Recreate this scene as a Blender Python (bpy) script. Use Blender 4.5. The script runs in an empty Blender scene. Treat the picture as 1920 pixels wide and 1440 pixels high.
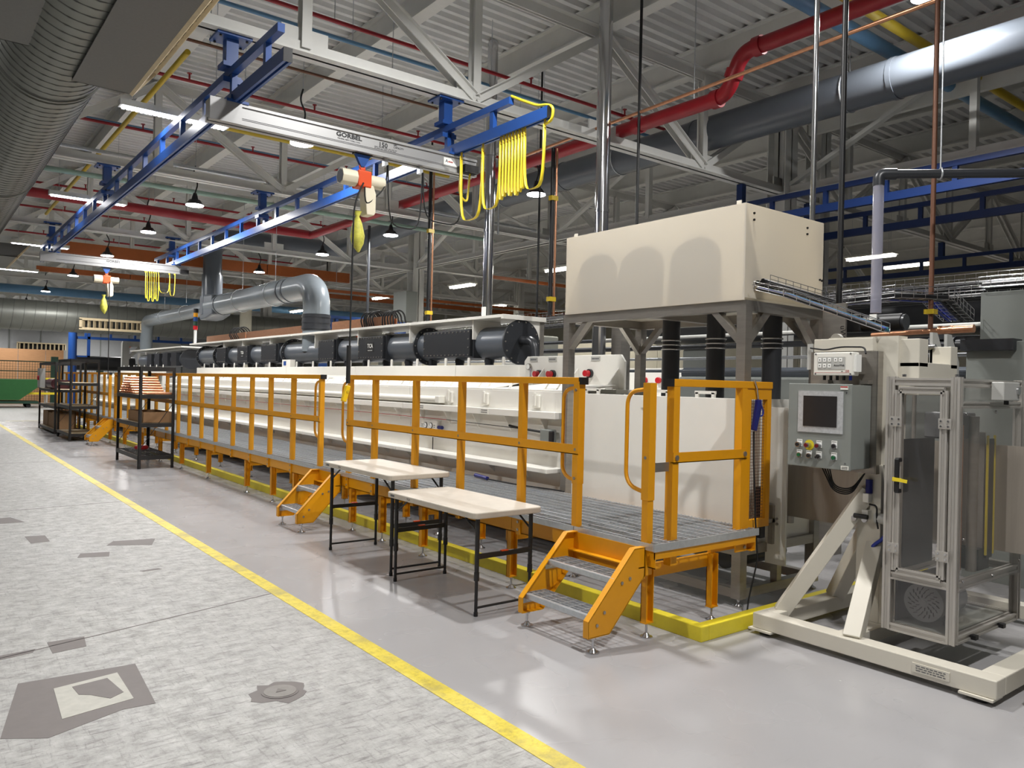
import bpy, math, random
from mathutils import Vector, Matrix
random.seed(7)
SC = bpy.context.scene
COL = SC.collection
V = Vector
# ------------------------------------------------------------------ camera
H = 1.63
FPX = 1455.0                      # focal length in pixels of the 1920 x 1440 frame
yaw, pitch, roll = (math.radians(a) for a in (37.85, 0.02, 1.32))
fw = V((math.sin(yaw)*math.cos(pitch), math.cos(yaw)*math.cos(pitch), math.sin(pitch)))
rt = V((math.cos(yaw), -math.sin(yaw), 0)); up = rt.cross(fw)
rt2 = rt*math.cos(roll)+up*math.sin(roll); up2 = up*math.cos(roll)-rt*math.sin(roll)
cam = bpy.data.cameras.new('camera'); cam.sensor_width = 36; cam.lens = FPX/1920*36
cam.clip_start = .05; cam.clip_end = 300
camo = bpy.data.objects.new('camera', cam); COL.objects.link(camo)
camo.matrix_world = Matrix(((rt2.x, up2.x, -fw.x, 0), (rt2.y, up2.y, -fw.y, 0), (rt2.z, up2.z, -fw.z, H), (0, 0, 0, 1)))
SC.camera = camo
# ------------------------------------------------------------------ world and exposure
w = bpy.data.worlds.new('world'); SC.world = w; w.use_nodes = True
w.node_tree.nodes['Background'].inputs[0].default_value = (.8, .85, 1, 1)
w.node_tree.nodes['Background'].inputs[1].default_value = .3
SC.view_settings.view_transform = 'Standard'; SC.view_settings.look = 'None'
SC.view_settings.gamma = 1; SC.view_settings.use_curve_mapping = False
SC.view_settings.exposure = 0.35
LAMP = 135.0                     # watts of one flood lamp

# ------------------------------------------------------------------ materials
def s2l(c):
    return tuple(((x/255)/12.92 if x/255 <= .04045 else ((x/255+.055)/1.055)**2.4) for x in c)
MATS = {}
def mat(name, rgb, rough=.5, metal=0., var=.08, scale=6., bump=0., emit=0., alpha=1., spec=.5, stretch=None, trans=0.):
    m = bpy.data.materials.new(name); m.use_nodes = True; nt = m.node_tree; n = nt.nodes; b = n['Principled BSDF']
    c = s2l(rgb)
    b.inputs['Roughness'].default_value = rough; b.inputs['Metallic'].default_value = metal
    b.inputs['Specular IOR Level'].default_value = spec
    b.inputs['Base Color'].default_value = (*c, 1)
    if var > 0 or bump > 0:
        tc = n.new('ShaderNodeTexCoord'); mp = n.new('ShaderNodeMapping'); nz = n.new('ShaderNodeTexNoise')
        g = n.new('ShaderNodeNewGeometry')
        nt.links.new(g.outputs['Position'], mp.inputs['Vector'])
        if stretch: mp.inputs['Scale'].default_value = stretch
        nt.links.new(mp.outputs[0], nz.inputs['Vector'])
        nz.inputs['Scale'].default_value = scale; nz.inputs['Detail'].default_value = 6; nz.inputs['Roughness'].default_value = .65
        if var > 0:
            mx = n.new('ShaderNodeMix'); mx.data_type = 'RGBA'
            mx.inputs[6].default_value = (*[max(0, x*(1-var*1.6)) for x in c], 1)
            mx.inputs[7].default_value = (*[min(1, x*(1+var*1.6)) for x in c], 1)
            nt.links.new(nz.outputs[0], mx.inputs[0]); nt.links.new(mx.outputs[2], b.inputs['Base Color'])
        if bump > 0:
            bp = n.new('ShaderNodeBump'); bp.inputs['Strength'].default_value = bump; bp.inputs['Distance'].default_value = .01
            nt.links.new(nz.outputs[0], bp.inputs['Height']); nt.links.new(bp.outputs[0], b.inputs['Normal'])
    if emit > 0:
        b.inputs['Emission Color'].default_value = (*c, 1); b.inputs['Emission Strength'].default_value = emit
    if alpha < 1: b.inputs['Alpha'].default_value = alpha
    if trans > 0: b.inputs['Transmission Weight'].default_value = trans
    MATS[name] = m; return m
mat('orange', (222, 152, 8), .42, var=.05)
mat('curb', (226, 208, 50), .45, var=.1, scale=9)
mat('galv', (196, 200, 204), .34, .6, var=.14, scale=30)
mat('galv_duct', (122, 124, 118), .42, .45, var=.1, scale=5)
mat('sheet', (96, 96, 94), .5, .35, var=.12, scale=40)
mat('steel', (168, 163, 156), .36, .8, var=.14, scale=5, stretch=(1, 1, 6))
mat('chrome', (200, 200, 202), .16, .95, var=.05)
mat('alu', (164, 164, 164), .45, .55, var=.05, scale=3, stretch=(.3, 8, 8))
mat('alu_prof', (188, 184, 178), .4, .55, var=.04)
mat('poly', (228, 226, 219), .42, var=.03, scale=3)
mat('poly_box', (232, 226, 212), .4, var=.04, scale=2)
mat('pvc', (92, 98, 106), .28, var=.05, scale=4)
mat('pvc_dark', (48, 50, 54), .35, var=.06)
mat('pvc_light', (128, 136, 142), .25, var=.05, scale=5)
mat('black', (22, 22, 24), .45, var=.1)
mat('blackmetal', (34, 33, 33), .45, .1, var=.12, scale=14)
mat('rubber', (18, 18, 19), .7, var=.05)
mat('blue', (34, 74, 142), .35, var=.05)
mat('blue_shaded', (20, 46, 98), .4, var=.05)  # the crane blue with shade put into its colour, for the neighbouring runways
mat('bluepipe', (96, 140, 176), .4, var=.08)
mat('bluecord', (30, 52, 150), .4, var=.05)
mat('navy', (28, 34, 110), .4, var=.05)
mat('teal', (24, 96, 112), .45, var=.05)
mat('redpipe', (150, 22, 34), .4, var=.08)
mat('red', (186, 24, 36), .35, var=.05)
mat('orangered', (214, 78, 32), .4, var=.06)
mat('yellowpipe', (196, 168, 36), .45, var=.08)
mat('cord_yellow', (232, 208, 46), .4, var=.04)
mat('pendant', (232, 190, 20), .4, var=.03)
mat('greenpipe', (150, 176, 162), .5, var=.06)
mat('darkgreen', (30, 66, 50), .5, var=.06)
mat('copper', (206, 150, 116), .3, .8, var=.2, scale=25)
mat('brownpipe', (112, 76, 58), .45, .3, var=.12, scale=20)
mat('busway', (158, 84, 36), .5, var=.1)
mat('paintwhite', (216, 216, 212), .55, var=.06, scale=4)
mat('paintdeck', (216, 217, 216), .6, var=.1, scale=2.5)
mat('wallpaint', (178, 180, 182), .7, var=.05)
mat('wallbeige', (196, 192, 174), .7, var=.06)
mat('cream', (206, 201, 188), .4, var=.03)
mat('greypanel', (128, 132, 128), .5, var=.03)
mat('ltgrey', (176, 176, 172), .45, var=.03)
mat('plastic_white', (226, 224, 216), .4, var=.02)
mat('tabletop', (190, 181, 168), .45, var=.12, scale=9)
mat('card', (150, 116, 82), .75, var=.1, scale=12)
mat('particle', (176, 158, 128), .75, var=.12, scale=60)
mat('plywood', (190, 142, 100), .65, var=.14, scale=3, stretch=(1, 1, 8))
mat('wood_louvre', (214, 196, 160), .6, var=.1, scale=10)
mat('paper', (236, 236, 232), .6, var=0)
mat('ink', (24, 24, 28), .6, var=0)
mat('ink_grey', (96, 96, 98), .6, var=0)
mat('ink_red', (170, 30, 34), .6, var=0)
mat('screen', (46, 44, 44), .18, var=.05)
mat('film', (190, 192, 194), .2, .2, var=.25, scale=60)
mat('green_btn', (20, 92, 56), .35, var=0)
mat('red_btn', (104, 18, 26), .35, var=0)
mat('yellow_btn', (206, 188, 30), .4, var=0)
mat('motorgrey', (112, 114, 116), .35, .2, var=.05)
mat('web', (160, 152, 142), .4, .25, var=.2, scale=2.5, stretch=(1, 5, .4))
mat('bin_green', (36, 96, 44), .5, var=.1)
mat('orange_box', (206, 84, 24), .55, var=.05)
mat('burgundy', (72, 26, 34), .4, var=.1)
mat('chainbag', (206, 198, 84), .6, var=.45, scale=18)
mat('beige_plastic', (216, 208, 186), .45, var=.03)
mat('lamp_on', (250, 252, 255), .5, var=0, emit=26)
mat('tube_on', (255, 250, 240), .5, var=0, emit=14)
mat('strip_on', (244, 244, 255), .5, var=0, emit=9)
mat('dome', (214, 214, 206), .45, var=.03)

def nodes_mat(name):
    m = bpy.data.materials.new(name); m.use_nodes = True; MATS[name] = m
    return m, m.node_tree, m.node_tree.nodes, m.node_tree.nodes['Principled BSDF']
def noise(nt, vec, scale, detail=6, rough=.65, st=None):
    nz = nt.nodes.new('ShaderNodeTexNoise'); nz.inputs['Scale'].default_value = scale
    nz.inputs['Detail'].default_value = detail; nz.inputs['Roughness'].default_value = rough
    if st:
        mp = nt.nodes.new('ShaderNodeMapping'); mp.inputs['Scale'].default_value = st[:3]
        if len(st) > 3: mp.inputs['Rotation'].default_value = (0, 0, st[3])
        nt.links.new(vec, mp.inputs['Vector']); vec = mp.outputs[0]
    nt.links.new(vec, nz.inputs['Vector']); return nz.outputs[0]
def ramp(nt, fac, stops):
    r = nt.nodes.new('ShaderNodeValToRGB'); e = r.color_ramp.elements
    while len(e) < len(stops): e.new(.5)
    for el, (p, c) in zip(e, stops): el.position = p; el.color = (*(c if len(c) == 3 else c[:3]), 1)
    nt.links.new(fac, r.inputs[0]); return r.outputs[0]
def mixc(nt, fac, a, b, mode='MIX'):
    mx = nt.nodes.new('ShaderNodeMix'); mx.data_type = 'RGBA'; mx.blend_type = mode
    for s, i in ((fac, 0), (a, 6), (b, 7)):
        if isinstance(s, (int, float)): mx.inputs[i].default_value = s
        elif isinstance(s, tuple): mx.inputs[i].default_value = (*s, 1)
        else: nt.links.new(s, mx.inputs[i])
    return mx.outputs[2]
# worn concrete of the aisle
m, nt, n, b = nodes_mat('concrete')
pos = n.new('ShaderNodeNewGeometry').outputs['Position']
big = noise(nt, pos, .7, 5); fine = noise(nt, pos, 9, 8, .75); speck = noise(nt, pos, 38, 6, .8)
scr = noise(nt, pos, 5, 8, .8, (1, 7, 1, .5)); scr2 = noise(nt, pos, 6, 8, .8, (9, 1, 1, -.6))
c = ramp(nt, fine, [(.28, s2l((118, 116, 113))), (.5, s2l((164, 163, 160))), (.75, s2l((194, 193, 190)))])
c = mixc(nt, ramp(nt, big, [(.35, (0, 0, 0)), (.7, (.5, .5, .5))]), c, s2l((160, 159, 158)))
c = mixc(nt, ramp(nt, scr, [(.52, (0, 0, 0)), (.64, (.9, .9, .9))]), c, s2l((112, 109, 108)))
c = mixc(nt, ramp(nt, scr2, [(.54, (0, 0, 0)), (.66, (.8, .8, .8))]), c, s2l((118, 116, 114)))
c = mixc(nt, ramp(nt, speck, [(.57, (0, 0, 0)), (.7, (.7, .7, .7))]), c, s2l((86, 82, 80)))
nt.links.new(c, b.inputs['Base Color'])
nt.links.new(ramp(nt, fine, [(.3, (.6, .6, .6)), (.7, (.4, .4, .4))]), b.inputs['Roughness'])
bp = n.new('ShaderNodeBump'); bp.inputs['Strength'].default_value = .12; bp.inputs['Distance'].default_value = .01
nt.links.new(fine, bp.inputs['Height']); nt.links.new(bp.outputs[0], b.inputs['Normal'])
# glossy grey epoxy
m, nt, n, b = nodes_mat('epoxy')
pos = n.new('ShaderNodeNewGeometry').outputs['Position']
big = noise(nt, pos, .9, 3, .4); scr = noise(nt, pos, 4, 5, .6, (1, 6, 1, .9)); fine = noise(nt, pos, 2.0, 2, .4)
c = ramp(nt, big, [(.1, s2l((154, 152, 153))), (.9, s2l((170, 169, 171)))])
c = mixc(nt, ramp(nt, scr, [(.6, (0, 0, 0)), (.85, (.3, .3, .3))]), c, s2l((140, 137, 136)))
nt.links.new(c, b.inputs['Base Color'])
nt.links.new(ramp(nt, fine, [(.1, (.24, .24, .24)), (.9, (.3, .3, .3))]), b.inputs['Roughness'])
# scuffed yellow floor paint
m, nt, n, b = nodes_mat('linepaint')
pos = n.new('ShaderNodeNewGeometry').outputs['Position']
fine = noise(nt, pos, 14, 8, .8); big = noise(nt, pos, 2.2, 6)
c = ramp(nt, fine, [(.32, s2l((168, 150, 62))), (.5, s2l((214, 194, 66))), (.8, s2l((226, 210, 96)))])
c = mixc(nt, ramp(nt, big, [(.5, (0, 0, 0)), (.66, (.7, .7, .7))]), c, s2l((150, 138, 90)))
nt.links.new(c, b.inputs['Base Color']); b.inputs['Roughness'].default_value = .45
mat('patch', (112, 106, 104), .6, var=.08, scale=12)
mat('patch_light', (176, 174, 166), .6, var=.16, scale=14)
mat('manhole', (132, 128, 124), .55, .2, var=.14, scale=20)
# clear polycarbonate
m, nt, n, b = nodes_mat('clear')
n.remove(b); g = n.new('ShaderNodeBsdfGlossy'); t = n.new('ShaderNodeBsdfTransparent'); mx = n.new('ShaderNodeMixShader')
g.inputs['Roughness'].default_value = .06; t.inputs['Color'].default_value = (.93, .92, .91, 1)
lw = n.new('ShaderNodeLayerWeight'); lw.inputs['Blend'].default_value = .5
pw_ = n.new('ShaderNodeMath'); pw_.operation = 'POWER'; pw_.inputs[1].default_value = 4; nt.links.new(lw.outputs['Facing'], pw_.inputs[0])
fr = n.new('ShaderNodeMath'); fr.operation = 'MULTIPLY_ADD'; fr.inputs[1].default_value = .5; fr.inputs[2].default_value = .04; nt.links.new(pw_.outputs[0], fr.inputs[0])
nt.links.new(fr.outputs[0], mx.inputs[0]); nt.links.new(t.outputs[0], mx.inputs[1]); nt.links.new(g.outputs[0], mx.inputs[2])
df = n.new('ShaderNodeBsdfDiffuse'); df.inputs['Color'].default_value = (.55, .54, .53, 1); m2 = n.new('ShaderNodeMixShader'); m2.inputs[0].default_value = .035
nt.links.new(mx.outputs[0], m2.inputs[1]); nt.links.new(df.outputs[0], m2.inputs[2]); nt.links.new(m2.outputs[0], n['Material Output'].inputs['Surface'])
# translucent white sheet of the hood box
m, nt, n, b = nodes_mat('poly_translucent')
b.inputs['Base Color'].default_value = (*s2l((230, 226, 218)), 1); b.inputs['Roughness'].default_value = .42
tl = n.new('ShaderNodeBsdfTranslucent'); tl.inputs['Color'].default_value = (*s2l((238, 230, 214)), 1)
mx = n.new('ShaderNodeMixShader'); mx.inputs[0].default_value = .5
nt.links.new(b.outputs[0], mx.inputs[1]); nt.links.new(tl.outputs[0], mx.inputs[2]); nt.links.new(mx.outputs[0], n['Material Output'].inputs['Surface'])
# clear pvc pipe
m, nt, n, b = nodes_mat('clear_pvc')
n.remove(b); g = n.new('ShaderNodeBsdfGlossy'); t = n.new('ShaderNodeBsdfTransparent'); mx = n.new('ShaderNodeMixShader'); d = n.new('ShaderNodeBsdfDiffuse')
d.inputs['Color'].default_value = (.5, .5, .62, 1); mx2 = n.new('ShaderNodeMixShader'); mx2.inputs[0].default_value = .5
g.inputs['Roughness'].default_value = .1; mx.inputs[0].default_value = .25
nt.links.new(t.outputs[0], mx2.inputs[1]); nt.links.new(d.outputs[0], mx2.inputs[2])
nt.links.new(mx2.outputs[0], mx.inputs[1]); nt.links.new(g.outputs[0], mx.inputs[2])
nt.links.new(mx.outputs[0], n['Material Output'].inputs['Surface'])

# ------------------------------------------------------------------ mesh helpers
class MB:
    def __init__(s): s.v = []; s.f = []; s.s = []
    def add(s, vs, fs, sm=False):
        o = len(s.v); s.v += [tuple(p) for p in vs]
        for f in fs: s.f.append([i+o for i in f]); s.s.append(sm)
        return s
    def box(s, x0, x1, y0, y1, z0, z1):
        vs = [(x, y, z) for z in (z0, z1) for y in (y0, y1) for x in (x0, x1)]
        return s.add(vs, [(0, 2, 3, 1), (4, 5, 7, 6), (0, 1, 5, 4), (2, 6, 7, 3), (0, 4, 6, 2), (1, 3, 7, 5)])
    def bar(s, p, q, w, h=None, upv=(0, 0, 1)):
        p, q = V(p), V(q); h = w if h is None else h; d = (q-p).normalized(); u = V(upv)
        if abs(d.dot(u)) > .98: u = V((0, 1, 0))
        a = d.cross(u).normalized()*w/2; c = a.cross(d).normalized()*h/2
        vs = [e+sa*a+sc*c for e in (p, q) for sc in (-1, 1) for sa in (-1, 1)]
        return s.add(vs, [(0, 2, 3, 1), (4, 5, 7, 6), (0, 1, 5, 4), (2, 6, 7, 3), (0, 4, 6, 2), (1, 3, 7, 5)])
    def frame(s, d):
        u = V((0, 0, 1)) if abs(d.z) < .9 else V((0, 1, 0))
        a = d.cross(u).normalized(); return a, a.cross(d).normalized()
    def cyl(s, p, q, r, n=12, r2=None, caps=True):
        p, q = V(p), V(q); r2 = r if r2 is None else r2; d = (q-p).normalized(); a, c = s.frame(d)
        vs = []
        for e, rr in ((p, r), (q, r2)):
            vs += [e+(a*math.cos(t)+c*math.sin(t))*rr for t in (2*math.pi*i/n for i in range(n))]
        s.add(vs, [(i, (i+1) % n, n+(i+1) % n, n+i) for i in range(n)], True)
        if caps: s.add(vs, [tuple(range(n-1, -1, -1)), tuple(range(n, 2*n))])
        return s
    def tube(s, pts, r, n=8, closed=False, caps=True):
        pts = [V(p) for p in pts]; k = len(pts); vs = []; a = None
        for i, p in enumerate(pts):
            if closed: d = (pts[(i+1) % k]-pts[i-1]).normalized()
            else: d = (pts[min(i+1, k-1)]-pts[max(i-1, 0)]).normalized()
            if a is None: a, c = s.frame(d)
            else:
                a = (a-d*a.dot(d)).normalized(); c = a.cross(d)
            rr = r[i] if isinstance(r, (list, tuple)) else r
            vs += [p+(a*math.cos(t)+c*math.sin(t))*rr for t in (2*math.pi*j/n for j in range(n))]
        fs = []
        for i in range(k if closed else k-1):
            o, o2 = i*n, ((i+1) % k)*n
            fs += [(o+j, o+(j+1) % n, o2+(j+1) % n, o2+j) for j in range(n)]
        s.add(vs, fs, True)
        if caps and not closed: s.add(vs[:n], [tuple(range(n-1, -1, -1))]); s.add(vs[-n:], [tuple(range(n))])
        return s
    def prism(s, poly, off):
        k = len(poly); off = V(off); vs = [V(p) for p in poly]; vs += [p+off for p in vs]
        return s.add(vs, [tuple(range(k)), tuple(range(2*k-1, k-1, -1))]+[(i, i+k, (i+1) % k+k, (i+1) % k) for i in range(k)])
    def strip(s, pts, offv, thick):               # ribbon following pts, width vector offv, thickness vector
        k = len(pts); offv = V(offv); th = V(thick)
        vs = []
        for p in pts: p = V(p); vs += [p, p+offv, p+offv+th, p+th]
        fs = []
        for i in range(k-1):
            o = i*4; fs += [(o+j, o+(j+1) % 4, o+4+(j+1) % 4, o+4+j) for j in range(4)]
        fs += [(3, 2, 1, 0), tuple(4*(k-1)+j for j in range(4))]
        return s.add(vs, fs, True)
    def build(s, name, m, parent=None, bevel=0, label=None, cat=None, group=None, kind=None, origin=None):
        xs, ys, zs = zip(*s.v)
        o = V(origin) if origin else V(((min(xs)+max(xs))/2, (min(ys)+max(ys))/2, min(zs)))
        me = bpy.data.meshes.new(name)
        me.from_pydata([(a-o.x, b_-o.y, c_-o.z) for a, b_, c_ in s.v], [], s.f)
        me.polygons.foreach_set('use_smooth', s.s); me.update()
        me.materials.append(MATS[m] if isinstance(m, str) else m)
        ob = bpy.data.objects.new(name, me); COL.objects.link(ob)
        put(ob, o, parent)
        if bevel:
            bv = ob.modifiers.new('bevel', 'BEVEL'); bv.width = bevel; bv.segments = 2; bv.limit_method = 'ANGLE'
        tag(ob, label, cat, group, kind); return ob
def wloc(o):
    p = V(o.location)
    while o.parent: o = o.parent; p = p+V(o.location)
    return p
def put(ob, loc, parent):
    if parent: ob.parent = parent; ob.location = V(loc)-wloc(parent)
    else: ob.location = V(loc)
def tag(o, label=None, cat=None, group=None, kind=None):
    if label: o['label'] = label
    if cat: o['category'] = cat
    if group: o['group'] = group
    if kind: o['kind'] = kind
    return o
def thing(name, label, cat, loc=(0, 0, 0), group=None, kind=None, parent=None):
    o = bpy.data.objects.new(name, None); o.empty_display_size = .1; COL.objects.link(o)
    put(o, loc, parent); return tag(o, label, cat, group, kind)
def inst(src, name, loc, parent=None, rotz=0, label=None, cat=None, group=None, rot=None):
    o = bpy.data.objects.new(name, src.data); COL.objects.link(o); put(o, loc, parent)
    o.rotation_euler = rot or (0, 0, rotz)
    for md in src.modifiers:
        b2 = o.modifiers.new(md.name, md.type); b2.width = md.width; b2.segments = md.segments; b2.limit_method = md.limit_method
    return tag(o, label, cat, group)
def dup(root, dx, dy, dz=0, label=None, group=None, parent=None):
    def rec(o, par):
        c = o.copy(); COL.objects.link(c); c.parent = par
        for ch in list(o.children): rec(ch, c)
        return c
    r = rec(root, parent); r.location = V(root.location)+V((dx, dy, dz))
    if label: r['label'] = label
    if group: r['group'] = group
    return r
def text(body, size, origin, xdir, ydir, parent, m='ink', name='lettering', ext=.0006, align='CENTER', sx=1., bold=0):
    cu = bpy.data.curves.new('text', 'FONT'); cu.body = body; cu.size = size; cu.extrude = ext; cu.align_x = align; cu.align_y = 'CENTER'
    cu.resolution_u = 2; cu.offset = bold
    to = bpy.data.objects.new('text', cu); COL.objects.link(to)
    dg = bpy.context.evaluated_depsgraph_get(); me = bpy.data.meshes.new_from_object(to.evaluated_get(dg))
    bpy.data.objects.remove(to)
    x, y = V(xdir).normalized(), V(ydir).normalized(); z = x.cross(y)
    me.transform(Matrix(((x.x*sx, y.x, z.x, 0), (x.y*sx, y.y, z.y, 0), (x.z*sx, y.z, z.z, 0), (0, 0, 0, 1))))
    me.materials.clear(); me.materials.append(MATS[m])
    o = bpy.data.objects.new(name, me); COL.objects.link(o); put(o, origin, parent); return o
def print_lines(org, xdir, ydir, w, h, n, parent, m='ink_grey', seed=1):
    """rows of small print too fine to read"""
    rnd = random.Random(seed); x, y = V(xdir), V(ydir); mb = MB(); z = x.cross(y)*.0004; o = V(org)
    for r in range(n):
        cy = h*(.5-(r+.5)/n); t = -w/2+w*.06*rnd.random()
        while t < w/2-.02*w:
            L = min(w*rnd.uniform(.06, .16), w/2-t); a = o+x*t+y*cy
            mb.prism([a-y*h*.22/n, a+x*L-y*h*.22/n, a+x*L+y*h*.22/n, a+y*h*.22/n], z); t += L+w*.035
    return mb.build('small_print', m, parent, kind='stuff')
def arc(c, r, a0, a1, u, v, n=10):
    c, u, v = V(c), V(u), V(v)
    return [c+(u*math.cos(t)+v*math.sin(t))*r for t in (math.radians(a0+(a1-a0)*i/n) for i in range(n+1))]
def route(pts, rad, n=6):
    """polyline with rounded corners"""
    pts = [V(p) for p in pts]; out = [pts[0]]
    for a, b_, c_ in zip(pts, pts[1:], pts[2:]):
        d1, d2 = (a-b_), (c_-b_); r = min(rad, d1.length*.49, d2.length*.49); d1.normalize(); d2.normalize()
        p0, p1 = b_+d1*r, b_+d2*r
        for i in range(n+1):
            t = i/n; out.append(p0*(1-t)**2+b_*2*t*(1-t)+p1*t*t)
    return out+[pts[-1]]
def sag(p, q, drop, n=12):
    p, q = V(p), V(q); return [p.lerp(q, i/n)+V((0, 0, -4*drop*(i/n)*(1-i/n))) for i in range(n+1)]
def lamp(parent, loc, size, watts, color=(1, 1, 1), shape='DISK', size_y=None, rot=(0, 0, 0), spread=170):
    l = bpy.data.lights.new('light', 'AREA'); l.shape = shape; l.size = size
    if size_y: l.size_y = size_y
    l.energy = watts; l.color = color; l.spread = math.radians(spread)
    o = bpy.data.objects.new('lamp_light', l); COL.objects.link(o); put(o, loc, parent); o.rotation_euler = rot
    return o
# ------------------------------------------------------------------ floor
floor = MB().box(-14, 30, -9, 64, -.2, 0).build('floor', 'concrete', kind='structure', label='worn grey concrete factory floor with scuffs and patches')
MB().box(2.27, 30, -9, 31, 0, .0015).build('floor_coating', 'epoxy', floor)
MB().box(2.20, 2.31, -9, 62, 0, .0025).build('floor_line', 'linepaint', floor)
MB().box(2.6, 11, 31.0, 31.1, 0, .0025).build('floor_line', 'linepaint', floor)
def patch(pts, m='patch', z=.0015):
    return MB().prism([(x, y, 0) for x, y in pts][::-1], (0, 0, z)).build('floor_patch', m, floor)
patch([(.35, 4.1), (.48, 4.78), (1.04, 4.75), (1.0, 4.12), (.85, 4.13), (.52, 3.99)])
patch([(.60, 4.17), (.62, 4.60), (.93, 4.66), (.925, 4.24)], 'patch_light', .003)
patch([(.70, 4.57), (.87, 4.60), (.90, 4.35), (.83, 4.30), (.76, 4.40), (.71, 4.44)], 'patch', .0045)
for q in ([(.69, 5.42), (.89, 5.42), (.87, 5.22), (.69, 5.19)], [(.94, 9.07), (1.11, 9.03), (1.11, 8.69), (.95, 8.67)],
          [(1.61, 8.39), (1.98, 8.32), (1.88, 8.02), (1.52, 8.21)], [(1.26, 7.96), (1.49, 7.9), (1.45, 7.71), (1.21, 7.79)],
          [(.83, 10.33), (.93, 10.35), (1.03, 9.95), (.8, 9.97)], [(.35, 5.3), (.62, 5.33), (.6, 5.27), (.35, 5.21)], [(1.55, 7.0), (1.7, 7.02), (1.72, 6.97), (1.57, 6.96)]):
    patch(q)
for a, b_ in (((-.5, 5.0), (2.2, 5.75)), ((-1, 10.6), (2.2, 11.0)), ((-1, 16.5), (2.2, 16.6))):   # saw-cut slab joints
    MB().bar((*a, .0005), (*b_, .0005), .012, .002).build('slab_joint', 'patch', floor)
mh = thing('manhole_cover', 'round cast manhole cover set in the concrete aisle', 'manhole cover', (1.557, 3.913, 0))
MB().cyl((1.557, 3.913, 0), (1.557, 3.913, .004), .095, 28).build('cover_ring', 'patch', mh)
MB().cyl((1.557, 3.913, .001), (1.557, 3.913, .006), .082, 28).build('cover_plate', 'manhole', mh)
MB().prism([(1.53, 3.9, .006), (1.585, 3.9, .006), (1.557, 3.945, .006)], (0, 0, .002)).build('triangle_mark', 'patch', mh)
pm = [(1.557+(.13+random.uniform(-.02, .05))*math.cos(t), 3.913+(.13+random.uniform(-.02, .05))*math.sin(t)) for t in (i*.35 for i in range(18))]
patch(pm[::-1])
# ------------------------------------------------------------------ shell
MB().box(-14, 30, 64, 64.2, 0, 6.7).build('wall_far', 'wallpaint', kind='structure', label='pale grey panelled end wall of the hall')
wf = bpy.data.objects['wall_far']
for i in range(16):
    x = -6+i*1.9
    MB().box(x, x+.06, 63.95, 64, .1, 5).build('wall_batten', 'greypanel', wf)
MB().box(30, 30.2, -9, 64, 0, 6.7).build('wall_right', 'wallbeige', kind='structure', label='beige block wall behind the machinery')
MB().box(-14.2, -14, -9, 64, 0, 6.7).build('wall_left', 'wallpaint', kind='structure', label='pale wall along the aisle side')
MB().box(-14, 30, -9.2, -9, 0, 6.7).build('wall_back', 'wallpaint', kind='structure', label='pale wall behind the viewer')
MB().box(11.38, 11.46, -9, 7.0, 5.75, 6.6).build('trim_1', 'paintwhite', kind='structure', label='plain bulkhead panel below the roof beside the column')
# corrugated roof deck, ribs run across the hall
mb = MB(); p = .2; vs = []; fs = []; y = -9.; X0, X1 = -14, 30
prof = []
while y < 64:
    prof += [(y, 6.62), (y+.07, 6.62), (y+.1, 6.68), (y+.17, 6.68)]; y += p
for yy, zz in prof: vs += [(X0, yy, zz), (X1, yy, zz)]
fs = [(2*i, 2*i+1, 2*i+3, 2*i+2) for i in range(len(prof)-1)]
ceil = mb.add(vs, fs).build('ceiling', 'paintdeck', kind='structure', label='white corrugated metal roof deck')
MB().box(X0, X1, -9, 64, 6.72, 6.8).build('roof_slab', 'paintdeck', ceil)
mbp = MB().box(-.09, .09, -9, 64, 0, .025).box(-.012, .012, -9, 64, .025, .36).box(-.09, .09, -9, 64, .36, .385)
pur0 = None
for k in range(-7, 13):
    x = 5.03+2.03*k
    if abs(x) > 29: continue
    if pur0 is None: pur0 = mbp.build('purlin', 'paintwhite', ceil); pur0.location.x += x; pur0.location.z = 6.24-0-ceil.location.z
    else:
        o = inst(pur0, 'purlin', (0, 0, 0), ceil); o.location = pur0.location+V((x-(5.03-2.03*7), 0, 0))
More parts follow.
